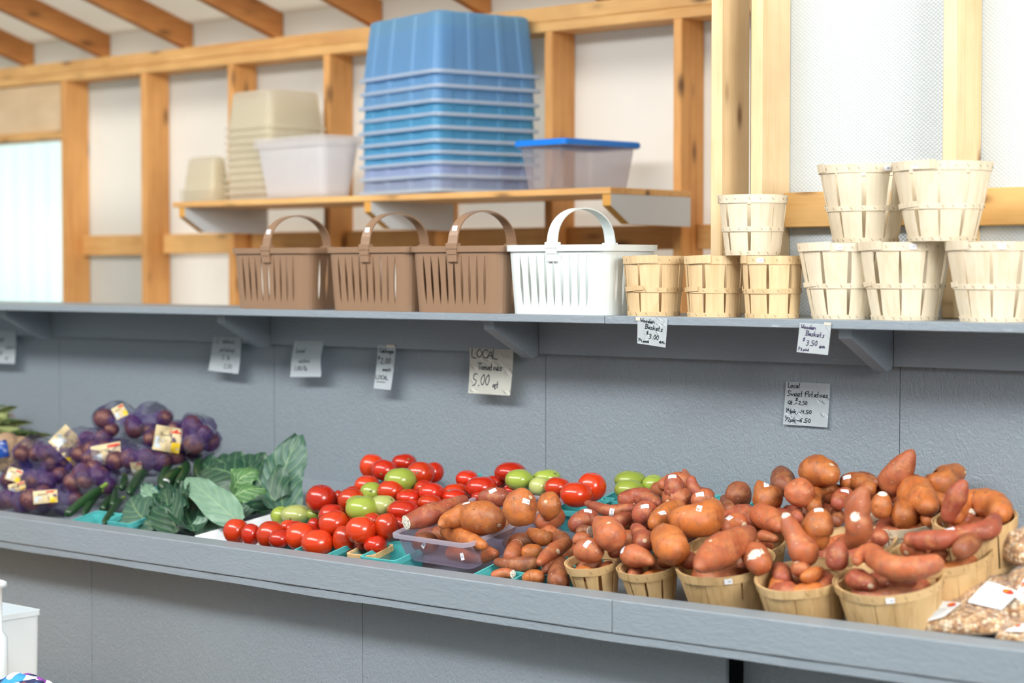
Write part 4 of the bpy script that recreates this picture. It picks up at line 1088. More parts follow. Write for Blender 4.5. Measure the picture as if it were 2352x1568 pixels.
spud(Z4, [(840, 630, 120), (910, 660, 200), (1000, 710, 160), (1050, 760, 90)], 0.165, 2, A, 'smooth oval root')
spud(Z4, [(1080, 650, 70), (1110, 720, 135), (1165, 830, 170), (1235, 950, 235), (1290, 1010, 190)], 0.17, 2, A, 'gourd shaped root standing up', up=True, c2=(1078, 645, 70))
spud(Z4, [(1360, 625, 150), (1355, 720, 255), (1345, 830, 220), (1380, 910, 110)], 0.18, 0, A, 'large smooth upright root', [(1356, 606, 0)], up=True)
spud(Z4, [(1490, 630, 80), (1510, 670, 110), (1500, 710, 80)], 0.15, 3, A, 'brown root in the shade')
spud(Z5, [(283, 395, 60), (240, 490, 180), (225, 600, 200), (240, 710, 200), (170, 790, 130), (80, 800, 60)], 0.19, 2, A, 'very long curved root standing up', up=True, c2=(210, 610, 70))
A = 'on the widest stickered basket'
spud(Z4, [(360, 1085, 60), (460, 1010, 230), (590, 930, 265), (720, 850, 215), (790, 800, 120)], 0.195, 2, A, 'big pinkish root', c2=(470, 860, 26))
spud(Z4, [(815, 965, 175), (850, 1000, 215), (880, 1060, 180)], 0.165, 2, A, 'fat stubby root', cut=None, c2=(820, 962, 120))
spud(Z4, [(260, 1040, 110), (310, 1020, 130), (350, 1010, 90)], 0.14, 1, A, 'dark red root at the back rim')
spud(Z4, [(880, 815, 100), (950, 830, 80), (1010, 850, 50)], 0.15, 2, A, 'creased root behind')
A = 'on the basket with dented rim'
spud(Z4, [(1010, 1070, 70), (1050, 1120, 150), (1060, 1180, 140)], 0.13, 1, A, 'smooth dark root')
spud(Z4, [(1180, 1040, 50), (1190, 1090, 110), (1260, 1090, 120)], 0.155, 2, A, 'root with a white tip', c2=(1178, 1034, 44))
spud(Z4, [(1390, 1100, 50), (1310, 1130, 110), (1230, 1165, 90)], 0.15, 0, A, 'small pointed root')
spud(Z4, [(1535, 880, 70), (1510, 960, 170), (1500, 1060, 190)], 0.17, 1, A, 'glossy reddish root', up=True)
A = 'right in the back heap'
spud(Z5, [(240, 300, 60), (310, 325, 90), (370, 360, 60)], 0.21, 3, A, 'dark red root at the very back')
spud(Z5, [(640, 115, 50), (590, 200, 160), (520, 300, 215), (460, 400, 180)], 0.19, 2, A, 'long root leaning up the wall', up=True, c2=(645, 98, 26))
spud(Z5, [(560, 370, 110), (640, 420, 250), (720, 490, 230), (780, 550, 110)], 0.185, 0, A, 'wide dimpled root')
spud(Z5, [(750, 340, 80), (850, 355, 190), (930, 300, 180), (1010, 270, 100)], 0.20, 0, A, 'forked brownish root', c2=(1035, 275, 24))
spud(Z5, [(1030, 345, 60), (980, 440, 150), (925, 560, 130), (905, 640, 80)], 0.20, 1, A, 'bright red root standing up', up=True, c2=(1036, 330, 50))
spud(Z5, [(960, 620, 110), (1010, 520, 150), (1130, 490, 190), (1250, 530, 220), (1310, 600, 160)], 0.205, 0, A, 'big arched root')
spud(Z5, [(418, 440, 80), (410, 510, 150), (400, 590, 150)], 0.17, 0, A, 'upright root', cut=None, up=True, c2=(418, 430, 70))
spud(Z5, [(510, 600, 160), (565, 600, 220), (620, 610, 160)], 0.16, 0, A, 'round orange root')
spud(Z5, [(720, 565, 30), (745, 610, 90), (770, 650, 90)], 0.15, 0, A, 'little onion shaped root')
spud(Z5, [(1088, 570, 80), (1060, 620, 140), (1020, 660, 110)], 0.175, 1, A, 'short red root', c2=(1086, 562, 70))
A = 'on the tall basket at the right'
spud(Z5, [(600, 775, 100), (720, 785, 140), (860, 780, 140), (1010, 740, 120), (1140, 720, 130), (1230, 690, 140), (1260, 620, 100)], 0.205, 1, A, 'very long hooked red root', [(918, 700, .1)])
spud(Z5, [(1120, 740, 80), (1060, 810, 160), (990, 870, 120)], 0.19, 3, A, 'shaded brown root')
spud(Z5, [(570, 850, 110), (640, 850, 120), (710, 880, 80)], 0.17, 2, A, 'small root with white spot', c2=(595, 880, 34))
spud(Z5, [(790, 880, 70), (850, 885, 80), (900, 890, 50)], 0.165, 2, A, 'small oval root')
spud(Z5, [(360, 740, 90), (395, 765, 120), (420, 780, 90)], 0.15, 1, A, 'reddish root in the shade')
A = 'on the front basket at the right'
spud(Z5, [(215, 950, 60), (270, 890, 120), (340, 900, 160), (460, 980, 180), (600, 1000, 175), (740, 980, 165), (850, 955, 110)], 0.20, 2, A, 'thick curved root', [(352, 1020, 1.4)])
spud(Z5, [(160, 1080, 110), (240, 1080, 160), (340, 1120, 100)], 0.15, 1, A, 'round reddish root', c2=(325, 1130, 36))
spud(Z5, [(440, 1120, 60), (550, 1110, 80), (660, 1100, 60)], 0.14, 1, A, 'root mostly under the thick one')
spud(Z5, [(330, 1180, 100), (480, 1180, 130), (640, 1150, 110)], 0.08, 3, A, 'buried root')

SCL[lambda u, v: (u, v)] = 1.0
ZI = [z for z in SCL if SCL[z] == 1.0][0]
frnd = random.Random(5)
def filler(p, hh, A, ln=0.10, dia=0.045, ang=None, tone=None):
    an = frnd.uniform(0, PI) if ang is None else ang
    d = Vector((math.cos(an), math.sin(an) * math.cos(TH), math.sin(an) * math.sin(TH))); pts = []
    for t in (-0.5, 0, 0.5):
        q = p + d * ln * t + TN * hh; dd = depth(q); v = q - CAM
        pts.append((CX + F * v.dot(RIGHT) / dd, CY - F * v.dot(UP) / dd, dia * (1 if t == 0 else 0.6) * F / dd / 1.06, hh))
    return spud(ZI, pts, hh, frnd.choice((0, 1, 2, 3)) if tone is None else tone, A, 'partly hidden root low down')
for i, (pc, py, wpx, H_, rb, n_, gp, lab, st) in enumerate(cnt_b):
    if i == 10: continue
    top = T(pc, py, H_); base = top - TN * H_; Rr = wpx / 2 / (F / depth(top))
    nf = 3 if i < 2 else 6
    nm = ('first small basket', 'second small basket', 'widest stickered basket', 'basket with dented rim', 'rightmost front basket', 'hidden middle basket', 'second row basket', 'tall right basket', 'white rimmed basket', 'darker rightmost basket')[i]
    for k in range(nf):
        an = 2 * PI * k / nf + 0.4 + i; rr = Rr * 0.48
        filler(base + Vector((math.cos(an) * rr, math.sin(an) * rr * math.cos(TH), math.sin(an) * rr * math.sin(TH))), H_ * 0.80, 'inside the ' + nm, ln=Rr * 0.8, dia=0.040 if i < 2 else 0.056, ang=an + PI / 2)
for (px_, py_, hh, ln) in ((1400, 1215, .10, .11), (1445, 1195, .10, .11), (1500, 1180, .11, .12), (1550, 1195, .12, .12), (1600, 1190, .12, .12), (1640, 1215, .11, .11), (1700, 1200, .12, .12), (1750, 1190, .13, .12), (1800, 1190, .14, .12), (1850, 1180, .14, .12),
        (1900, 1180, .14, .12), (1560, 1225, .10, .12), (1500, 1230, .10, .10), (1440, 1240, .09, .10), (1390, 1255, .08, .10), (1320, 1270, .06, .10), (1240, 1290, .05, .09), (1820, 1120, .16, .12), (1880, 1130, .16, .12), (1945, 1140, .16, .12), (2010, 1130, .17, .12), (2080, 1140, .17, .12), (2140, 1150, .17, .12),
        (1540, 1125, .13, .11), (1590, 1140, .12, .11), (1470, 1150, .13, .11), (1200, 1245, .07, .10), (1260, 1225, .07, .10), (1060, 1215, .08, .12), (1140, 1190, .09, .12), (1220, 1180, .10, .12), (1000, 1230, .07, .11)):
    an = frnd.uniform(-.5, .5); filler(T(px_, py_, hh) - TN * hh, hh, 'between the heaps', ln, 0.055, an)

# ================================================================== TOMATOES
toms = []
def tomato(zf, u, v, ru, rv, kind, hh, cluster, scar=None):
    k = SCL[zf]; px_, py_ = zf(u, v); p = T(px_, py_, hh); s = F / depth(p); a, c = ru / k / s * 1.06, rv / k / s * 1.14
    if p.y > WALL - a - 0.003: p = atY(px_, py_, WALL - a - 0.003)
    rnd = random.Random(int(u * 7 + v)); ph = rnd.uniform(0, 6.28); lob = rnd.choice((0, 0, 0.02, 0.035)); nl = rnd.choice((4, 5, 6))
    bm = bmesh.new(); rows = []; NA, NR = 28, 18
    tilt = Matrix.Rotation(rnd.uniform(-.35, .35), 4, 'X') @ Matrix.Rotation(rnd.uniform(-.35, .35), 4, 'Y')
    vert = []
    for i in range(NR + 1):
        th = PI * i / NR; row = []
        rr = 1.0
        dz = -0.16 * math.exp(-(th / 0.28) ** 2) + 0.05 * math.exp(-((PI - th) / 0.3) ** 2)
        for j in range(NA):
            t = 2 * PI * j / NA; l_ = 1 + lob * math.cos(nl * t + ph) * math.sin(th) ** 2 * (0.5 + 0.5 * math.cos(th))
            d = Vector((math.sin(th) * math.cos(t) * l_, math.sin(th) * math.sin(t) * l_, (math.cos(th) + dz)))
            d = tilt @ d
            row.append(bm.verts.new((d.x * a, d.y * a, d.z * c)))
            if i in (0, NR): break
        rows.append(row)
    for i in range(NR):
        for j in range(NA):
            k2 = (j + 1) % NA
            if i == 0: bm.faces.new((rows[0][0], rows[1][j], rows[1][k2]))
            elif i == NR - 1: bm.faces.new((rows[i][j], rows[NR][0], rows[i][k2]))
            else: bm.faces.new((rows[i][j], rows[i + 1][j], rows[i + 1][k2], rows[i][k2]))
    bmesh.ops.recalc_face_normals(bm, faces=bm.faces)
    bm.verts.index_update()
    bvh = BVHTree.FromPolygons([q.co + p for q in bm.verts], [[q.index for q in f.verts] for f in bm.faces])
    m = {'r': TR, 'o': TRO, 'g': TG, 'p': TGP}[kind]
    o = link('tomato', bm, m, smooth=True); o.matrix_world = Matrix.Translation(p)
    if scar: sticker_on(o, bvh, *zf(*scar), name='stem_scar', sx=0.0042, sy=0.0034, mats=[SCAR, SCAR])
    toms.append((o, px_, cluster, kind))
A = 'front row behind the ledge'
for u, v, a, b_, k in ((165, 940, 110, 105, 'o'), (300, 970, 85, 90, 'r'), (480, 975, 128, 115, 'o'), (750, 990, 135, 118, 'o'), (900, 1045, 142, 112, 'o'), (1140, 1020, 103, 122, 'o')):
    tomato(Z2, u, v, a, b_, k, 0.075, A)
A = 'second row from the ledge'
for u, v, a, b_, k, h in ((640, 905, 80, 62, 'o', .08), (870, 885, 60, 60, 'r', .085), (1050, 870, 135, 108, 'o', .11), (1290, 930, 132, 115, 'o', .115), (1520, 900, 105, 112, 'o', .11), (1640, 880, 70, 70, 'r', .10), (990, 965, 60, 45, 'r', .07)):
    tomato(Z2, u, v, a, b_, k, h, A)
A = 'row around the tallest left tomato'
for u, v, a, b_, k, h, s in ((930, 650, 132, 118, 'r', .13, None), (1085, 640, 50, 62, 'r', .12, None), (1205, 660, 120, 100, 'o', .13, None), (1030, 800, 118, 95, 'r', .11, None), (1390, 850, 85, 72, 'r', .11, None),
        (570, 800, 90, 75, 'g', .08, None), (710, 790, 138, 82, 'p', .085, (655, 828)), (860, 790, 62, 50, 'g', .085, None)):
    tomato(Z2, u, v, a, b_, k, h, A, s)
A = 'middle of the tomato pile'
for u, v, a, b_, k, h, s in ((1265, 690, 105, 65, 'g', .13, None), (1300, 735, 142, 105, 'g', .14, None), (1490, 710, 118, 90, 'p', .135, (1565, 655)), (1385, 590, 100, 85, 'g', .14, (1378, 578)),
        (1345, 530, 112, 85, 'o', .135, None), (1560, 580, 120, 95, 'o', .14, None), (1720, 640, 108, 72, 'r', .13, None), (1670, 750, 140, 82, 'r', .13, None), (1760, 705, 62, 52, 'r', .125, None),
        (1860, 560, 90, 75, 'r', .135, None), (1925, 590, 112, 80, 'r', .14, None), (1910, 680, 105, 65, 'o', .13, None)):
    tomato(Z2, u, v, a, b_, k, h, A, s)
A = 'box with the bright green tomato near the wall'
for u, v, a, b_, k, h, s in ((1645, 480, 140, 102, 'g', .16, None), (1390, 355, 108, 102, 'o', .15, None), (1500, 390, 112, 88, 'r', .155, (1470, 425)), (1680, 320, 108, 72, 'r', .15, (1715, 290)), (1825, 420, 122, 98, 'o', .16, (1795, 415)), (1940, 410, 92, 86, 'r', .145, None)):
    tomato(Z2, u, v, a, b_, k, h, A, s)
A = 'row along the wall behind the clear plastic box'
for zf, u, v, a, b_, k, h, s in ((Z2, 2150, 575, 112, 60, 'o', .12, None), (Z2, 2130, 630, 112, 66, 'r', .12, (2085, 580)), (Z3, 90, 235, 100, 72, 'r', .13, None), (Z3, 220, 310, 135, 92, 'r', .14, None), (Z3, 340, 265, 95, 60, 'r', .125, None),
        (Z3, 220, 395, 90, 55, 'r', .12, None), (Z3, 480, 175, 138, 85, 'r', .15, None), (Z3, 560, 240, 125, 85, 'g', .15, None), (Z3, 810, 215, 118, 62, 'g', .14, (880, 185)), (Z3, 740, 300, 92, 76, 'p', .14, None),
        (Z3, 905, 310, 115, 85, 'o', .14, None), (Z3, 1075, 375, 142, 105, 'o', .15, None), (Z3, 1212, 305, 124, 118, 'o', .15, None), (Z3, 480, 335, 60, 35, 'r', .12, None)):
    tomato(zf, u, v, a, b_, k, h, A, s)
A = 'green trio beside the wall'
for u, v, a, b_, k, h in ((1560, 245, 140, 80, 'g', .14), (1550, 330, 130, 85, 'g', .13), (1770, 290, 100, 85, 'g', .13)):
    tomato(Z3, u, v, a, b_, k, h, A)
trnd = random.Random(3)
for (u, v, kk) in ((560, 1010, 'r'), (700, 930, 'r'), (820, 960, 'r'), (1330, 1030, 'r'), (1420, 1060, 'r'), (1180, 880, 'r'), (1420, 930, 'r'), (1330, 820, 'r'), (1150, 760, 'r'), (1480, 820, 'r'), (1600, 690, 'r'), (1450, 640, 'r'), (1240, 610, 'r'), (1800, 620, 'r'), (1600, 460, 'r'), (1720, 470, 'r'), (1850, 480, 'r'), (2010, 640, 'r'), (2040, 700, 'r'), (2240, 640, 'r'), (2360, 600, 'r'), (2500, 560, 'r'), (2650, 560, 'r'), (2900, 600, 'r'), (3080, 620, 'r')):
    tomato(Z2, u, v, 100, 75, kk, 0.075, 'lower layer of the tomato pile')
# labels: which one, counted along its own row
for group, rows_ in (('sweet potatoes heaped on the counter', spuds),):
    cl = {}
    for r_ in rows_: cl.setdefault(r_[2], []).append(r_)
    seen = {}
    for c_, lst in cl.items():
        for r_ in lst:
            lab = '%s%s%s %s' % (r_[3].replace('root', 'sweet potato'), ' with price sticker' if r_[4] else '', ' with white cut end' if r_[5] else '', c_.replace('root', 'sweet potato'))
            tag(r_[0], lab, 'sweet potato', group)
cl = {}
for t_ in toms: cl.setdefault((t_[2], 'green' if t_[3] in 'gp' else 'red'), []).append(t_)
for (c_, col_), lst in cl.items():
    lst.sort(key=lambda q: q[1])
    for i, t_ in enumerate(lst):
        pos = ('partly hidden' if 'lower layer' in c_ else 'only one') if 'lower layer' in c_ or len(lst) == 1 else ('leftmost' if i == 0 else 'rightmost' if i == len(lst) - 1 else ORD[i] + ' from left')
        tag(t_[0], '%s tomato, %s in the %s' % (col_, pos, c_), 'tomato', 'tomatoes on the counter')

# ================================================================== CLEAR PLASTIC BOX
rim = [T(881, 1226, 0.126), T(1053, 1251, 0.126), T(1316, 1149, 0.126)]
u_ = (rim[1] - rim[0]); v_ = (rim[2] - rim[1]); v_ = v_ - u_ * (v_.dot(u_) / u_.length_squared)
a_, b_ = u_.length / 2 + 0.006, v_.length / 2; nrm = u_.cross(v_).normalized()
ctr = (rim[0] + rim[2]) / 2 - nrm * 0.083
mwc = Matrix.Translation(ctr) @ Matrix((u_.normalized(), v_.normalized(), nrm)).transposed().to_4x4()
bx_ = tub('clear_plastic_box', mwc, a_, b_, 0.085, 0.014, 0.028, CLEAR, CLEARRIM, 'clear plastic box full of large sweet potatoes behind the ledge', 'plastic box', th=0.0018, lip=0.009, lh=0.007)
for (x, y, rz_) in ((-0.03, -b_ + 0.018, 0), (0.115, -b_ + 0.018, 0)):
    bm = bmesh.new(); mw = Matrix.Translation((x, y - 0.0055, 0.045 if x > 0 else 0.063)) @ Matrix.Rotation(R(-8), 4, 'X') @ Matrix.Rotation(R(-15 if x > 0 else 35), 4, 'Y')
    box(bm, -0.006, 0.006, -0.0005, 0.0005, -0.010, 0.010, mw); box(bm, -0.003, 0.003, -0.0008, 0, -0.004, 0.002, mw, 1)
    link('price_sticker', bm, [STICK, STICKI], bx_)

# ================================================================== ZUCCHINI
zl = []
def zucchini(zf, pts, hh, desc, stem=True, st=None):
    k = SCL[zf]; P = []
    for q in pts:
        p = T(*zf(q[0], q[1]), q[3] if len(q) > 3 else hh); P.append([p.x, p.y, p.z, q[2] / 2 / k * depth(p) / F])
    c0 = Vector(P[0][:3]); M_ = 20; bm = bmesh.new(); rows = []; fr = None; NA = 18
    for i in range(M_ + 1):
        t = i / M_; q = catmull(P, t); p = Vector(q[:3]); q2 = Vector(catmull(P, min(1, t + .03))[:3]); q1 = Vector(catmull(P, max(0, t - .03))[:3]); tg = (q2 - q1).normalized()
        e = min(1, math.sqrt(max(0.02, 1 - (1 - min(1, t / 0.12)) ** 2))) * (0.55 + 0.45 * min(1, (1 - t) / 0.12))
        if fr is None: fr = tg.orthogonal().normalized()
        fr = (fr - tg * fr.dot(tg)).normalized(); bi = tg.cross(fr)
        rows.append([bm.verts.new(p - c0 + (fr * math.cos(2 * PI * j / NA) + bi * math.sin(2 * PI * j / NA)) * q[3] * e * (1 + 0.03 * math.cos(5 * 2 * PI * j / NA))) for j in range(NA)])
    grid_faces(bm, rows, True); bm.faces.new(rows[0][::-1]); bm.faces.new(rows[-1]); bmesh.ops.recalc_face_normals(bm, faces=bm.faces)
    end = Vector(P[-1][:3]); tg = (end - Vector(P[-2][:3])).normalized(); r = P[-1][3]
    bm.verts.index_update(); bvh = BVHTree.FromPolygons([v.co + c0 for v in bm.verts], [[v.index for v in f.verts] for f in bm.faces])
    o = link('zucchini', bm, ZUC, smooth=True); o.matrix_world = Matrix.Translation(c0)
    if stem:
        bm = bmesh.new(); rows = []; fr = tg.orthogonal().normalized(); bi = tg.cross(fr)
        for s, f in ((-0.004, 0.72), (0.004, 0.62), (0.016, 0.50), (0.030, 0.62), (0.032, 0.45)):
            rows.append([bm.verts.new(end - c0 + tg * s + (fr * math.cos(2 * PI * j / 10) + bi * math.sin(2 * PI * j / 10)) * r * f * (1 + 0.12 * (j % 2))) for j in range(10)])
        grid_faces(bm, rows, True); bm.faces.new(rows[-1]); bmesh.ops.recalc_face_normals(bm, faces=bm.faces)
        sm = link('stem', bm, ZSTEM, o); sm['label'] = 'pale green stem'
    if st: sticker_on(o, bvh, *zf(*st))
    tag(o, desc, 'zucchini', 'zucchini in the boxes at the left'); return o
zucchini(ZU, [(700, 1290, 150, .06), (900, 1130, 170, .075), (1130, 940, 160, .09), (1340, 790, 130, .10)], .08, 'front left zucchini with a bright green lower end over the ledge')
zucchini(ZU, [(1030, 1270, 120), (1130, 1100, 140), (1260, 930, 130), (1350, 860, 110)], .07, 'dark zucchini lying close behind the front left one')
zucchini(ZU, [(1400, 1430, 130), (1500, 1280, 140), (1640, 1080, 130), (1720, 1000, 100)], .065, 'dark zucchini slanting down to the ledge beside the cabbage leaf')
zucchini(ZU, [(1850, 880, 150), (1940, 740, 190), (2060, 560, 190), (2170, 470, 150)], .115, 'glossy upright zucchini with a long highlight above the torn leaf')
zucchini(ZG, [(520, 620, 130), (590, 540, 160), (670, 470, 140), (710, 430, 110)], .10, 'dark zucchini with a white price sticker beside the large cabbage', st=(576, 528))
zucchini(ZG, [(500, 560, 80), (560, 440, 100), (600, 360, 90), (615, 320, 70)], .11, 'slim zucchini standing behind the stickered one')
zucchini(ZG, [(700, 560, 90), (760, 480, 110), (790, 400, 100), (780, 330, 80)], .11, 'zucchini with short stem left of the large cabbage top')
zucchini(ZG, [(930, 500, 90), (915, 420, 110), (925, 340, 100), (935, 290, 80)], .12, 'upright zucchini touching the large cabbage top leaf')
zucchini(ZG, [(820, 620, 120), (880, 560, 150), (960, 520, 130)], .08, 'zucchini hidden low between both cabbages', stem=False)
zucchini(ZG, [(90, 620, 80), (120, 560, 90), (125, 500, 80)], .10, 'short upright zucchini in front of the purple bags')
zucchini(ZU, [(1380, 1180, 160), (1460, 1080, 180), (1520, 960, 170)], .05, 'thick zucchini at the bottom of the left box', stem=False)
zucchini(ZG, [(620, 700, 120), (700, 600, 130), (830, 470, 120)], .075, 'zucchini lying deep behind the stickered one', stem=False)
zucchini(ZU, [(1560, 1100, 150), (1600, 980, 160), (1620, 800, 110)], .07, 'zucchini with yellow green stem between the two slanting ones')
for (u, v) in ((1420, 1090), (1610, 760)):
    pass

# ================================================================== CABBAGES
def leaf(root, P0, P1, W_, nrm, m, curl=0.02, cup=0.12, ruf=0.006, seed=0, side=0.0, tipw=0.7, name='leaf'):
    W = W_ * 1.2; c0 = root.matrix_world.translation; ax = P1 - P0; Ln = ax.length; d = ax.normalized()
    nrm = (nrm - d * nrm.dot(d)).normalized(); sd = d.cross(nrm)
    bm = bmesh.new(); uvl = bm.loops.layers.uv.new('UVMap'); NU, NV = 22, 18; rows = []; uvs = {}
    for i in range(NU + 1):
        t = i / NU; w_ = W * (math.sin(PI * min(1, (t * 0.90 + 0.075)) ** tipw) ** 0.62) * (0.9 + 0.1 * math.sin(9 * t + seed))
        c = P0 + ax * t + nrm * curl * math.sin(PI * t) + sd * side * math.sin(PI * t)
        row = []
        for j in range(NV + 1):
            s = -1 + 2 * j / NV
            e = ruf * math.sin(s * 3 + t * 17 + seed) * abs(s) ** 2.5 + ruf * 0.8 * math.sin(t * 31 + seed * 2 + s) * abs(s) ** 4
            p = c + sd * s * w_ / 2 * math.cos(cup * s * 1.2) + nrm * (cup * W * s * s * 0.5 + e) + nrm * 0.004 * noise.noise(Vector((s * 2.5, t * 4, seed)))
            v = bm.verts.new(p - c0); uvs[v] = (0.5 + 0.5 * s, t); row.append(v)
        rows.append(row)
    for f in grid_faces(bm, rows):
        for lp in f.loops: lp[uvl].uv = uvs[lp.vert]
    me = bpy.data.meshes.new(name); bm.normal_update(); bm.to_mesh(me); bm.free(); me.materials.append(m)
    for p in me.polygons: p.use_smooth = True
    o = bpy.data.objects.new(name, me); COL.objects.link(o); o.parent = root
    return o
TOC = Vector((0.60, -0.72, 0.35)).normalized()
def cabbage(center, Rr, label):
    root = empty('cabbage', Matrix.Translation(center), label, 'cabbage', 'cabbages on the counter')
    bm = bmesh.new(); uvl = bm.loops.layers.uv.new('UVMap'); rows = []; NA, NR = 32, 20; uvs = {}
    for i in range(NR + 1):
        th = PI * i / NR; row = []
        for j in range(NA + 1):
            t = 2 * PI * j / NA; rr = Rr * (1 + 0.03 * math.sin(3 * t + 2 * th) + 0.03 * noise.noise(Vector((math.cos(t), math.sin(t), th)) * 2))
            v = bm.verts.new((rr * math.sin(th) * math.cos(t), rr * math.sin(th) * math.sin(t), rr * 0.92 * math.cos(th))); uvs[v] = ((j / NA * 3) % 1, i / NR); row.append(v)
        rows.append(row)
    for f in grid_faces(bm, rows):
        for lp in f.loops: lp[uvl].uv = uvs[lp.vert]
    bmesh.ops.recalc_face_normals(bm, faces=bm.faces)
    link('head', bm, LEAFH, root, smooth=True)
    return root
def LP(u, v, h): return T(*ZG(u, v), h)
c1 = cabbage(LP(1440, 680, 0.075), 0.072, 'large open cabbage with one tall leaf standing against the wall')
yb = LP(1850, 840, 0.07).y
def LY(u, v, dy=0): return atY(*ZG(u, v), min(WALL - 0.02, yb + dy))
leaf(c1, LY(1830, 860, 0.0), LY(2010, 45, 0.14), 0.135, TOC, LEAFB, -0.015, 0.10, 0.006, 1, side=-0.025, tipw=0.78)
leaf(c1, LP(1560, 640, .10), LP(930, 440, .13), 0.17, Vector((0.35, -0.55, 0.75)), LEAFD, 0.045, -0.25, 0.006, 2)
leaf(c1, LP(1230, 720, .09), LP(1150, 350, .15), 0.075, Vector((.75, -.6, .1)), LEAFB, 0.012, 0.12, 0.003, 3)
leaf(c1, LP(1290, 690, .10), LP(1560, 420, .17), 0.11, Vector((.3, -.75, .6)), LEAFH, 0.03, -0.2, 0.005, 4)
leaf(c1, LP(1750, 760, .09), LP(1480, 330, .17), 0.15, Vector((-.1, -.8, .6)), LEAFD, 0.03, -0.22, 0.006, 5)
leaf(c1, LP(1850, 700, .07), LP(1300, 900, .055), 0.11, Vector((.45, -.6, .65)), LEAFB, 0.025, 0.15, 0.005, 6)
leaf(c1, LP(1600, 560, .10), LP(1850, 375, .16), 0.10, Vector((.1, .5, .85)), LEAFP, 0.02, 0.2, 0.008, 7)
leaf(c1, LP(1480, 700, .06), LP(1100, 780, .06), 0.12, Vector((.4, -.6, .7)), LEAFD, 0.02, 0.1, 0.005, 8)
leaf(c1, LP(1750, 820, .05), LP(1600, 560, .12), 0.13, TOC, LEAFB, 0.025, 0.18, 0.006, 15)
leaf(c1, LP(1250, 760, .12), LP(1640, 620, .145), 0.075, Vector((.4, -.5, .8)), LEAFH, 0.022, -0.3, 0.003, 16)
leaf(c1, LP(1480, 560, .10), LP(1080, 290, .14), 0.13, Vector((0.3, -0.75, 0.55)), LEAFD, 0.03, -0.2, 0.006, 21)
leaf(c1, LP(1700, 620, .09), LP(1330, 300, .15), 0.14, Vector((0.2, -0.8, 0.5)), LEAFD, 0.035, -0.2, 0.006, 22)
leaf(c1, LP(1900, 560, .10), LP(1620, 330, .15), 0.10, Vector((-.1, -.6, .8)), LEAFB, 0.02, 0.2, 0.006, 23)
leaf(c1, LP(1150, 560, .09), LP(960, 330, .12), 0.10, Vector((0.5, -0.7, 0.45)), LEAFD, 0.02, 0.15, 0.006, 24)
leaf(c1, LP(1250, 900, .05), LP(1560, 720, .08), 0.10, Vector((0.4, -0.6, 0.7)), LEAFD, 0.02, 0.15, 0.006, 25)
c2_ = cabbage(LP(800, 860, 0.06), 0.060, 'blue green cabbage with spreading leaves spilling toward the ledge')
leaf(c2_, LP(440, 1060, .04), LP(190, 690, .10), 0.115, TOC, LEAFB, 0.02, -0.12, 0.004, 9, side=-0.012, tipw=0.85)
leaf(c2_, LP(690, 1090, .05), LP(560, 620, .13), 0.125, Vector((.5, -.8, .2)), LEAFD, 0.015, 0.25, 0.008, 10)
leaf(c2_, LP(880, 1080, .06), LP(720, 600, .13), 0.12, Vector((.8, -.5, .2)), LEAFD, -0.02, 0.3, 0.008, 11)
leaf(c2_, LP(1360, 985, .085), LP(785, 505, .165), 0.095, Vector((.35, -.75, .55)), LEAFP, 0.018, -0.10, 0.005, 12, tipw=0.9)
leaf(c2_, LP(880, 1100, .04), LP(1260, 950, .06), 0.075, Vector((.3, -.7, .6)), LEAFP, 0.01, 0.12, 0.004, 13)
leaf(c2_, LP(470, 760, .09), LP(330, 590, .12), 0.05, TOC, LEAFP, 0.008, 0.2, 0.008, 14, name='torn_leaf')
leaf(c2_, LP(620, 900, .07), LP(400, 960, .06), 0.10, TOC, LEAFD, 0.02, 0.2, 0.008, 17)
leaf(c2_, LP(700, 960, .075), LP(800, 560, .15), 0.08, Vector((.2, -.9, .3)), LEAFD, 0.01, 0.25, 0.006, 18)

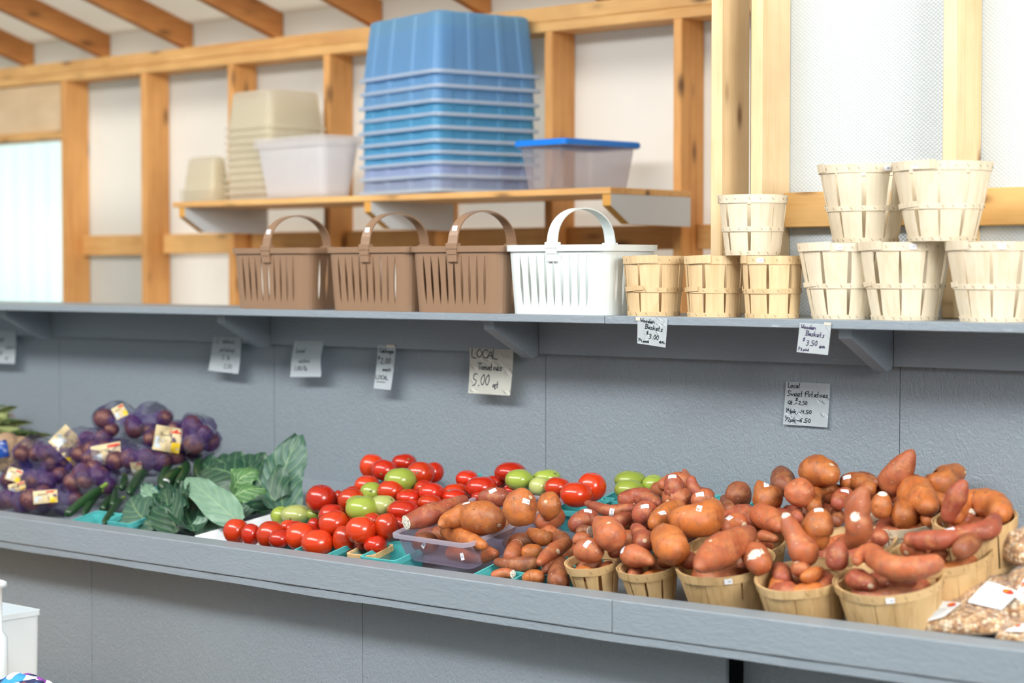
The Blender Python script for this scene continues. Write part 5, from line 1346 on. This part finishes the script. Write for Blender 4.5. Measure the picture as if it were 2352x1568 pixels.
# ================================================================== NET BAGS OF RED POTATOES
bag_i = [0]
def bag(px, py, wpx, hpx, hh, label, seed, kind='net', lab=None, Ycl=None):
    rnd = random.Random(seed); c = T(px, py, hh)
    if Ycl: c = atY(px, py, Ycl)
    s = F / depth(c); a, b_ = wpx / 2 / s * 1.12, hpx / 2 / s * 1.15; dep = min(a, b_) * 1.1
    if c.y > WALL - dep - 0.01: c = atY(px, py, WALL - dep - 0.01)
    balls = []; rp = 0.035
    tries = 0
    while len(balls) < 12 and tries < 900:
        tries += 1
        q = Vector((rnd.uniform(-1, 1), rnd.uniform(-1, 1), rnd.uniform(-1, 1)))
        if q.length > 1: continue
        q = RIGHT * q.x * max(0.01, a - rp) + Vector((0, 0, 1)) * q.z * max(0.008, b_ - rp) + Vector((RIGHT.y, -RIGHT.x, 0)) * q.y * max(0.01, dep - rp * 0.6)
        if all((q - z[0]).length > rp * 1.25 for z in balls): balls.append((q, rp * rnd.uniform(0.85, 1.1)))
    root = empty('potato_bag' if kind == 'net' else 'blue_bag', Matrix.Translation(c), label, 'bag of potatoes', 'bags of potatoes at the left end')
    # lumpy skin hugging the potatoes
    bm = bmesh.new(); bmesh.ops.create_icosphere(bm, subdivisions=5, radius=1.0)
    for v in bm.verts:
        d = v.co.normalized(); best = 0.0; vals = []
        for q, r in balls:
            bq = d.dot(q); disc = bq * bq - q.length_squared + (r * 1.10) ** 2
            vals.append(bq + math.sqrt(disc) if disc > 0 else 0.0)
            vals.append(d.dot(q) + r * 0.60)
        k = 110.0; mx = max(vals); sm = mx + math.log(sum(math.exp(k * (x - mx)) for x in vals)) / k * 0.6
        cr = 0.005 * noise.noise(d * 5 + Vector((seed, 0, 0))) + 0.004 * abs(noise.noise(d * 13))
        v.co = d * (sm + cr)
    bm.verts.index_update(); bvh = BVHTree.FromPolygons([v.co + c for v in bm.verts], [[v.index for v in f.verts] for f in bm.faces])
    link('net' if kind == 'net' else 'bag_film', bm, NET if kind == 'net' else [TANBAG], root, smooth=True)
    def patch(name, u, v, su, sv, ang, mats_, n=6, off=0.0018, parent=root, extra=()):
        """a printed piece lying on the bag; extra: smaller coloured areas (u0,u1,v0,v1,mat index)"""
        d = ray(u, v).normalized(); h = bvh.ray_cast(CAM, d)
        if h[0] is None: return
        p, nn = h[0], (h[1] if h[1].dot(d) < 0 else -h[1]); nn = (nn * 0.5 - d).normalized()
        t = (RIGHT - nn * RIGHT.dot(nn)).normalized(); b2 = nn.cross(t)
        t, b2 = t * math.cos(ang) + b2 * math.sin(ang), b2 * math.cos(ang) - t * math.sin(ang)
        bm = bmesh.new()
        def drop(x, y, of):
            q = p + t * (x * su) + b2 * (y * sv); hh_ = bvh.ray_cast(q + nn * 0.05, -nn); z = hh_[0] if hh_[0] is not None else q
            z = z + (q - z) * 0.35 if (q - z).length < 0.03 else q
            return z + nn * of - root.matrix_world.translation
        for (u0, u1, v0, v1, mi) in ((-1, 1, -1, 1, 0),) + tuple(extra):
            rows = [[bm.verts.new(drop(u0 + (u1 - u0) * i / n, v0 + (v1 - v0) * j / n, off + (0.0006 if mi else 0))) for i in range(n + 1)] for j in range(n + 1)]
            for f in grid_faces(bm, rows): f.material_index = mi
        o = link(name, bm, mats_, root, smooth=True); return o
    if kind == 'net':
        if lab:
            for (u, v, su, sv, an) in lab:
                patch('paper_label', u, v, su, sv, an, [LABC, LABY, LABR, LABG, LABD], extra=((0.35, 0.98, -0.98, -0.2, 1), (0.1, 0.95, 0.55, 0.85, 2), (-0.9, -0.3, -0.8, 0.1, 3), (-0.6, 0.3, 0.25, 0.32, 4), (-0.6, 0.2, 0.42, 0.48, 4)))
        patch('clear_window', px + rnd.uniform(-.2, .2) * wpx, py + 0.1 * hpx, 0.035, 0.028, rnd.uniform(-1, 1), [FILM], off=0.006)
        for q, r in balls:
            if q.dot(Vector((RIGHT.y, -RIGHT.x, 0.2))) < -0.01: continue
            b3 = bmesh.new(); bmesh.ops.create_uvsphere(b3, u_segments=16, v_segments=10, radius=r * 0.97)
            sc_ = Vector((rnd.uniform(.95, 1.12), rnd.uniform(.9, 1.0), rnd.uniform(.88, 1)))
            for v in b3.verts: v.co = Vector((v.co.x * sc_.x, v.co.y * sc_.y, v.co.z * sc_.z)) * (1 + 0.06 * noise.noise(v.co * 40 + q * 9))
            po = link('red_potato', b3, PO[4], smooth=True); po.matrix_world = Matrix.Translation(c + q)
            tag(po, 'potato in ' + label, 'potato', 'red potatoes seen through the net of the ' + label)
    else:
        patch('blue_print', px - 22, py - 10, 0.03, 0.03, 0.2, [BLUEBAG, LABG], extra=((-.5, .5, .6, .7, 1),))
        patch('blue_print', px + 33, py + 12, 0.018, 0.045, 0.5, [BLUEBAG, LABG])
    return root
bag(30, 1150, 150, 62, 0.06, 'purple net bag lying lowest at the left edge', 1, lab=[(40, 1120, .028, .018, .3)])
bag(120, 1146, 150, 62, 0.06, 'purple net bag behind the ledge with red and yellow label', 2, lab=[(104, 1140, .040, .022, .1)])
bag(85, 1100, 160, 75, 0.10, 'purple net bag second from the left edge, above the lowest ones', 3, lab=[(32, 1090, .026, .022, -.3)])
bag(215, 1098, 150, 90, 0.10, 'purple net bag with twisted clear neck before the zucchini', 4, lab=[(140, 1135, .03, .015, .5)])
bag(120, 1045, 170, 80, 0.15, 'purple net bag with large tilted cream label', 5, lab=[(160, 1022, .062, .042, -.75)])
bag(245, 1045, 160, 80, 0.15, 'purple net bag with grey barcode label in the middle of the pile', 6, lab=[(245, 1042, .05, .035, .2)])
bag(320, 1055, 140, 70, 0.15, 'purple net bag with bright yellow clip above the zucchini', 7, lab=[(315, 1075, .02, .022, .1)])
bag(310, 972, 190, 92, 0.22, 'purple net bag on top of the pile, highest point', 8, lab=[(275, 945, .022, .022, .5)])
bag(400, 1015, 150, 100, 0.18, 'purple net bag with cream and yellow label, rightmost on top', 9, lab=[(385, 1008, .045, .042, -.15)])
bag(452, 1005, 100, 110, 0.19, 'purple net bag leaning on the wall, rightmost of the pile', 10)
bag(20, 1042, 100, 90, 0.15, 'tan and blue film bag of potatoes at the left picture edge', 11, kind='film')
bag(205, 1010, 130, 55, 0.20, 'purple net bag filling the gap behind the tilted cream label', 12)

# ================================================================== SWEET CORN
def corn(px, py, dx, dy, hh, label):
    a = T(px, py, hh); b_ = T(px + dx, py + dy, hh + 0.03); ax = (b_ - a); Ln = ax.length; d = ax.normalized(); f0 = d.orthogonal().normalized(); g = d.cross(f0)
    root = empty('corn_ear', Matrix.Translation(a), label, 'corn', 'corn ears at the left picture edge')
    bm = bmesh.new(); rows = []
    for i in range(13):
        t = i / 12; r = 0.026 * math.sin(PI * min(1, t * 0.8 + 0.15)) ** 0.7 + 0.003
        rows.append([bm.verts.new(d * Ln * t + (f0 * math.cos(2 * PI * j / 14) + g * math.sin(2 * PI * j / 14)) * r * (1 + 0.07 * (j % 2))) for j in range(14)])
    grid_faces(bm, rows, True); bm.faces.new(rows[0][::-1]); bm.faces.new(rows[-1]); bmesh.ops.recalc_face_normals(bm, faces=bm.faces)
    link('husk', bm, HUSK, root, smooth=True)
    for k in range(5):
        an = k * 1.26; o2 = f0 * math.cos(an) + g * math.sin(an); tip = d * (Ln * 1.15) + o2 * 0.045; bm = bmesh.new(); rows = []
        for i in range(9):
            t = i / 8; w_ = 0.016 * math.sin(PI * (0.15 + 0.85 * t)) + 0.0005; c = d * Ln * 0.3 * (1 - t) + tip * t + o2 * 0.02 * math.sin(PI * t); sd = d.cross(o2).normalized()
            rows.append([bm.verts.new(c + sd * s * w_ + o2 * 0.004 * (1 - s * s)) for s in (-1, -.5, 0, .5, 1)])
        grid_faces(bm, rows); bmesh.ops.solidify(bm, geom=bm.faces[:], thickness=0.0008); link('husk_leaf', bm, HUSKD if k % 2 else HUSK, root, smooth=True)
    bm = bmesh.new(); rnd = random.Random(px)
    for k in range(26):
        e = (d + Vector((rnd.uniform(-.6, .6), rnd.uniform(-.6, .6), rnd.uniform(-.3, .6)))).normalized() * rnd.uniform(.02, .045); p = d * Ln; w_ = f0 * 0.0009
        q = p + e * 0.5 + Vector((0, 0, .006)); vs = [bm.verts.new(x) for x in (p - w_, p + w_, q + w_, q - w_)]; bm.faces.new(vs)
        vs2 = [bm.verts.new(x) for x in (q - w_, q + w_, p + e + w_ * .3, p + e - w_ * .3)]; bm.faces.new(vs2)
    link('silk', bm, SILK, root)
corn(-45, 968, 62, -12, 0.13, 'green husked corn ear with brown silk, uppermost at the left edge')
corn(-30, 985, 75, 6, 0.11, 'pale husked corn ear under the uppermost one')
corn(-20, 1000, 95, 18, 0.09, 'yellowish corn ear pointing to the purple bags')
corn(10, 1018, 80, 2, 0.08, 'lowest corn ear beside the tan and blue bag')

# ================================================================== BAGS OF NUTS
def nutbag(px, py, wpx, hpx, hh, rot, label, lab, seed):
    c = T(px, py, hh); s = F / depth(c); a, b_ = wpx / 2 / s, hpx / 2 / s
    root = empty('nut_bag', tray_matrix(c, rot), label, 'bag of nuts', 'bags of mixed nuts at the right end')
    bm = bmesh.new(); NU, NV = 36, 26
    for sgn in (1, -1):
        rows = []
        for i in range(NU + 1):
            row = []
            for j in range(NV + 1):
                x = -1 + 2 * i / NU; y = -1 + 2 * j / NV; e = max(0, (1 - abs(x) ** 3.2) * (1 - abs(y) ** 3.2)) ** 0.5
                nz = 0.10 * noise.noise(Vector((x * 2.2, y * 2.2, seed))) + 0.07 * noise.noise(Vector((x * 11, y * 11, seed)))
                row.append(bm.verts.new((x * a * 1.3 * (1 - .06 * y * y), y * a * 0.95 * (1 - .08 * x * x), sgn * e * b_ * (0.9 + nz * 1.6 * (1 if sgn > 0 else .2)) * (1 if sgn > 0 else .55))))
            rows.append(row)
        grid_faces(bm, rows)
    bmesh.ops.remove_doubles(bm, verts=bm.verts, dist=1e-5); bmesh.ops.recalc_face_normals(bm, faces=bm.faces)
    film = bm.copy()
    link('nuts', bm, GRAN, root, smooth=True)['kind'] = 'stuff'
    for v in film.verts: v.co = v.co * 1.025 + Vector((0, 0, 0.003 if v.co.z > 0 else 0)) + Vector((0, 0, 0.003 * noise.noise(v.co * 30)))
    bmw = root.matrix_world; film.verts.index_update()
    bvh = BVHTree.FromPolygons([bmw @ v.co for v in film.verts], [[v.index for v in f.verts] for f in film.faces])
    link('clear_wrap', film, FILM, root, smooth=True)
    inv = bmw.inverted()
    for (q, name) in ((lab, 'paper_label'),):
        if not q: continue
        bm = bmesh.new(); n = 8
        def pt(u, v, off):
            x = q[0][0] * (1 - u) * (1 - v) + q[1][0] * u * (1 - v) + q[2][0] * u * v + q[3][0] * (1 - u) * v
            y = q[0][1] * (1 - u) * (1 - v) + q[1][1] * u * (1 - v) + q[2][1] * u * v + q[3][1] * (1 - u) * v
            d = ray(x, y).normalized(); h = bvh.ray_cast(CAM, d); p = h[0] if h[0] is not None else T(x, y, hh + 0.01)
            return inv @ (p + TN * off - d * off)
        rows = [[bm.verts.new(pt(i / n, j / n, 0.002)) for i in range(n + 1)] for j in range(n + 1)]; grid_faces(bm, rows)
        rows = []
        for i in range(3):
            rows.append([bm.verts.new(pt(0.72 + 0.16 * math.cos(2 * PI * j / 16) * i / 2, 0.17 + 0.11 * math.sin(2 * PI * j / 16) * i / 2, 0.0032)) for j in range(16)])
        for f in grid_faces(bm, rows, True): f.material_index = 1
        rows = []
        for i in range(3):
            rows.append([bm.verts.new(pt(0.66 + 0.08 * math.cos(2 * PI * j / 12) * i / 2, 0.16 + 0.08 * math.sin(2 * PI * j / 12) * i / 2, 0.0040)) for j in range(12)])
        for f in grid_faces(bm, rows, True): f.material_index = 2
        for k in range(6):
            v0 = 0.38 + k * 0.09; r_ = [[bm.verts.new(pt(u, v0 + dv, 0.003)) for u in (0.15, 0.35, 0.6, 0.85 - 0.1 * (k % 3))] for dv in (0, 0.02)]
            for f in grid_faces(bm, r_): f.material_index = 3
        link(name, bm, [LABW, LABR, ORANGE, mat('pale_text', (0.50, 0.55, 0.60), 0.6)], root, smooth=True)
    return root
nutbag(2205, 1418, 190, 74, 0.035, R(14), 'bag of mixed nuts nearest the front right basket, label at its left end', [(2152, 1380), (2210, 1386), (2168, 1418), (2112, 1434)], 1)
nutbag(2315, 1388, 180, 110, 0.045, R(24), 'bag of mixed nuts with large white label and red oval print', [(2268, 1334), (2345, 1362), (2300, 1402), (2222, 1384)], 2)
nutbag(2375, 1262, 110, 120, 0.13, R(60), 'bag of nuts propped up highest at the right picture edge', None, 3)
nutbag(2380, 1450, 130, 50, 0.03, R(10), 'bag of nuts lowest in the right corner behind the ledge', [(2306, 1450), (2352, 1432), (2352, 1452), (2320, 1452)], 4)
nutbag(2390, 1335, 110, 70, 0.09, R(40), 'bag of nuts with white label cut off by right picture edge', [(2330, 1372), (2352, 1330), (2380, 1350), (2352, 1388)], 5)

# ================================================================== SIGNS
GL = {
 'L': ["18 12 52"], 'O': ["38 16 14 32 54 56 38"], 'C': ["57 38 16 14 32 53"], 'A': ["12 38 52", "24 44"], 'T': ["08 68", "38 32"], 'W': ["18 22 35 42 58"],
 'B': ["18 12", "08 38 57 35 15", "35 54 43 32 02"], 'S': ["57 38 17 35 43 32 12"], 'P': ["17 12", "06 28 58 56 35 05"], 'Q': ["38 16 14 32 54 56 38", "34 52"], 'K': ["18 12", "46 14 42"], 'I': ["28 22"],
 'a': ["44 25 13 22 33 45", "45 42 52"], 'b': ["18 12", "14 35 43 22 12"], 'c': ["45 25 13 22 42"], 'd': ["44 25 13 22 33 44", "48 42"], 'e': ["13 43 45 25 13 22 42"], 'g': ["44 25 13 22 33 45", "45 40 20 10"],
 'h': ["18 12", "14 35 44 42"], 'i': ["25 22", "27 28"], 'k': ["18 12", "45 14 42"], 'l': ["28 22"], 'm': ["15 12", "14 25 32", "34 45 52"], 'n': ["15 12", "14 35 44 42"], 'o': ["35 14 13 32 44 35"],
 'p': ["15 10", "14 35 44 43 22 12"], 'q': ["44 25 13 22 33 45", "45 40 51"], 'r': ["15 12", "14 35 45"], 's': ["45 25 24 43 32 12"], 't': ["28 22 32", "15 35"], 'u': ["15 13 32 43", "45 42"], 'w': ["15 22 34 42 55"], 'y': ["15 23 43", "45 30 10"],
 '0': ["38 16 14 32 44 46 38"], '1': ["28 22"], '2': ["17 38 46 12 52"], '3': ["17 38 46 25", "25 44 32 12"], '4': ["18 15 45", "48 42"], '5': ["48 18 15 35 44 32 12"], '6': ["48 16 13 32 43 35 14"], '9': ["45 25 16 38 46 42"],
 '.': ["22 32"], '-': ["14 44"], '/': ["58 12"], '$': ["47 28 16 44 32 13", "39 21"], ',': ["22 21"], "'": ["28 27"],
}
def smooth_line(pts):
    if len(pts) < 3: return pts
    for _ in range(2):
        q = [pts[0]]
        for a, b in zip(pts, pts[1:]):
            q += [(a[0] * .75 + b[0] * .25, a[1] * .75 + b[1] * .25), (a[0] * .25 + b[0] * .75, a[1] * .25 + b[1] * .75)]
        q.append(pts[-1]); pts = q
    return pts
def sign(corners, Y, lines, label, name='price_sign', paper=PAPER, ink=INK, wavy=0.0, stroke=0.010, tape=None, slant=0.10, gap=0.0):
    """corners px: top left, top right, bottom right, bottom left; lines: (text, u, v of baseline, cap height, width per letter)"""
    Cn = [atY(x, y, Y) for x, y in corners]; org = Cn[0].copy()
    root = empty(name, Matrix.Translation(org), label, 'sign', 'handwritten price signs')
    def pt(u, v, off=0.0):
        p = Cn[0] * (1 - u) * (1 - v) + Cn[1] * u * (1 - v) + Cn[2] * u * v + Cn[3] * (1 - u) * v
        p = p + Vector((0, -1, 0)) * (off + gap * v * v + wavy * (0.5 - 0.5 * math.cos(2 * PI * v)) * (0.6 + 0.4 * u)); return p - org
    bm = bmesh.new(); n = 10
    f_ = [[bm.verts.new(pt(i / n, j / n)) for i in range(n + 1)] for j in range(n + 1)]; fs = grid_faces(bm, f_)
    bmesh.ops.solidify(bm, geom=fs, thickness=0.0004)
    link('paper', bm, paper, root, smooth=False)
    asp = (Cn[3] - Cn[0]).length / (Cn[1] - Cn[0]).length
    bm = bmesh.new(); rnd = random.Random(len(label))
    def line(P):
        P = smooth_line(P)
        for a, b in zip(P, P[1:]):
            dx, dy = b[0] - a[0], (b[1] - a[1]) * asp; ln = math.hypot(dx, dy) or 1e-6; ex, ey = dx / ln * stroke * .3, dy / ln * stroke * .3 / asp
            nx, ny = -dy / ln * stroke / 2, dx / ln * stroke / 2 / asp
            A_, B_ = (a[0] - ex, a[1] - ey), (b[0] + ex, b[1] + ey)
            bm.faces.new([bm.verts.new(pt(x, y, 0.0009)) for x, y in ((A_[0] - nx, A_[1] - ny), (B_[0] - nx, B_[1] - ny), (B_[0] + nx, B_[1] + ny), (A_[0] + nx, A_[1] + ny))])
    for ln_ in lines:
        if ln_[0] == '_line': line([(ln_[1], ln_[2]), (ln_[3], ln_[4])]); continue
        text, u, v, h, wl = ln_[:5]; rise = ln_[5] if len(ln_) > 5 else 0.0
        for ch in text:
            if ch == ' ': u += wl * 0.6; continue
            j = rnd.uniform(-.012, .012)
            for st in GL.get(ch, []):
                P = []
                for tk in st.split():
                    gx, gy = int(tk[0]), int(tk[1]); yy = (gy - 2) / 6.0
                    P.append((u + (gx - 1) / 5.0 * wl + slant * yy * h, v - yy * h + j * h))
                line(P)
            u += wl * (0.55 if ch in "il.,'1" else 0.95 if ch in 'mwWO' else 0.82); v += rise
    link('lettering', bm, ink, root)
    if tape:
        bm = bmesh.new()
        for u0, v0, u1, v1 in tape: bm.faces.new([bm.verts.new(pt(u, v, 0.0012)) for u, v in ((u0, v0), (u1, v0), (u1, v1), (u0, v1))])
        link('tape', bm, TAPE, root)
    return root
YR = WALL - 0.0405
sign([(1805, 876), (1907, 881), (1902, 981), (1800, 974)], WALL - 0.006,
     [('Local', .06, .135, .115, .072), ('Sweet', .05, .325, .125, .088), ('Potatoes', .46, .325, .125, .079), ('Qt.-', .08, .52, .085, .075), ('$', .25, .43, .06, .07), ('2.50', .32, .52, .085, .068),
      ('1', .05, .66, .05, .04), ('/', .05, .72, .10, .05), ('4pk.-4.50', .10, .72, .085, .078), ('1', .05, .85, .05, .04), ('/', .05, .92, .10, .05), ('2pk-6.50', .10, .92, .09, .084)],
     'white paper sign reading Local Sweet Potatoes on the gray wall', stroke=0.014, gap=0.004)
sign([(1464, 726), (1533, 731), (1530, 798), (1465, 788)], 4.340,
     [('Wooden', .11, .20, .14, .095, .004), ('Baskets', .28, .42, .16, .105, .008), ('$', .32, .62, .10, .09), ('3.00', .41, .76, .17, .115, .008), ('ea.', .77, .87, .13, .10), ('1', .05, .84, .06, .05), ('/', .05, .91, .12, .06), ('4 peck', .11, .92, .085, .068)],
     'white paper sign reading Wooden Baskets 3.00 hanging from the shelf edge', stroke=0.019, gap=0.003, tape=[(-.05, .03, .10, .16)])
sign([(1837, 741), (1909, 745), (1903, 815), (1831, 808)], 4.340,
     [('Wooden', .06, .19, .14, .095, .002), ('Baskets', .24, .41, .16, .105, .006), ('$', .16, .60, .10, .09), ('3.50', .28, .74, .17, .12, .0), ('ea', .70, .79, .13, .11), ('1', .05, .86, .06, .05), ('/', .05, .93, .10, .05), ('2 pint', .12, .93, .08, .065)],
     'white paper sign reading Wooden Baskets 3.50 hanging from the shelf edge', ink=INKB, stroke=0.020, gap=0.003, tape=[(.78, -.06, 1.0, .03)])
sign([(1079, 798), (1179, 803), (1177, 908), (1081, 902)], YR,
     [('LOCAL', .04, .22, .20, .145), ('Tomatoes', .20, .47, .14, .085), ('5.00', .09, .82, .25, .135), ('qt', .57, .84, .13, .10)],
     'cream card reading LOCAL Tomatoes 5.00 under the shelf', paper=PAPERC, stroke=0.016, gap=0.012)
sign([(868, 792), (909, 794), (903, 895), (864, 891)], YR,
     [('Cabbage', .10, .17, .10, .145), ('$', .06, .32, .06, .16), ('2.00', .22, .42, .13, .20), ('each', .38, .58, .07, .15), ('LOCAL', .05, .78, .09, .17), ('_line', .12, .84, .62, .84)],
     'narrow white sign reading Cabbage 2.00 each LOCAL beside the tomato sign', stroke=0.030, gap=0.012, tape=[(.5, -.02, .95, .05)])
sign([(676, 783), (743, 782), (743, 865), (672, 865)], YR,
     [('Local', .12, .32, .12, .085), ('zucchini', .20, .60, .12, .075), ('1.00/lb', .12, .82, .12, .09)],
     'curled white sign with faint writing above the large cabbage', ink=INKF, stroke=0.018, wavy=0.010, gap=0.012)
sign([(489, 772), (554, 775), (554, 858), (485, 850)], YR,
     [('I', .16, .22, .18, .10), ('dahoo', .36, .18, .12, .10), ('potatoes', .30, .42, .14, .078), ('5 lb', .40, .64, .12, .10), ('2.50', .50, .88, .11, .09)],
     'white sign with faint writing above the purple potato bags', ink=INKF, stroke=0.016, gap=0.014)
sign([(-40, 757), (36, 760), (39, 835), (-38, 832)], YR,
     [('Sweet', .30, .32, .12, .09), ('corn', .72, .55, .13, .08), ('5.00', .35, .75, .12, .09), ('dz', .72, .88, .11, .09)],
     'white sign cut off by the left picture edge', ink=INKF, stroke=0.016, gap=0.012)

# ================================================================== FOREGROUND CORNER, LOWER LEFT
YT = 3.30
p = atY(63, 1445, YT); tw = 0.34
tz = 0.22
tbl = empty('low_table', Matrix.Translation((p.x - 0.3, YT + 0.1, 0)), 'low table below the picture edge carrying the white bin', 'table')
child_box('table_top', (p.x - 1.5, p.x + 0.12, YT - 0.35, YT + 0.42, tz - 0.03, tz), TINTEDX, tbl)
for xx in (p.x - 1.45, p.x + 0.04):
    for yy in (YT - 0.32, YT + 0.34): child_box('leg', (xx, xx + 0.04, yy, yy + 0.04, 0, tz - 0.03), OLD, tbl)
hb = p.z - tz
tub('white_bin', Matrix.Translation((p.x - 0.405, YT + 0.11, tz + 0.001)), 0.17, 0.11, hb, 0.006, 0.018, TUBW, TUBW, 'white plastic bin cut off at the lower left corner', 'bin', lip=0.004, lh=0.012, th=0.004)
k_ = atY(-13, 1341, YT + 0.02)
kb = empty('white_dispenser', Matrix.Translation((k_.x, k_.y + 0.02, tz)), 'white rounded knob at the left picture edge above the bin', 'dispenser')
bm = bmesh.new(); rows = []
for z, r in ((0, .02), (p.z - tz - 0.05, .02), (p.z - tz - 0.03, .005), (k_.z - tz - 0.014, .005), (k_.z - tz - 0.008, .020), (k_.z - tz + 0.004, .019), (k_.z - tz + 0.010, .006)):
    rows.append([bm.verts.new((r * math.cos(2 * PI * j / 20), r * math.sin(2 * PI * j / 20), z)) for j in range(20)])
grid_faces(bm, rows, True); bm.faces.new(rows[0][::-1]); bm.faces.new(rows[-1]); bmesh.ops.recalc_face_normals(bm, faces=bm.faces)
link('bottle', bm, TUBW, kb, smooth=True)
pc = atY(60, 1560, YT - 0.10)
bm = bmesh.new(); bmesh.ops.create_icosphere(bm, subdivisions=5, radius=1)
for v in bm.verts:
    d = v.co.copy(); v.co = Vector((d.x * 0.105, d.y * 0.07, d.z * (0.045 if d.z > 0 else 0.18))) * (1 + 0.22 * noise.noise(d * 2.3))
o = link('patterned_cloth', bm, CLOTH, smooth=True); o.matrix_world = Matrix.Translation((pc.x - 0.02, pc.y, pc.z - 0.035))
tag(o, 'bunched cloth with blue, red and white pattern in the lower left corner', 'cloth')
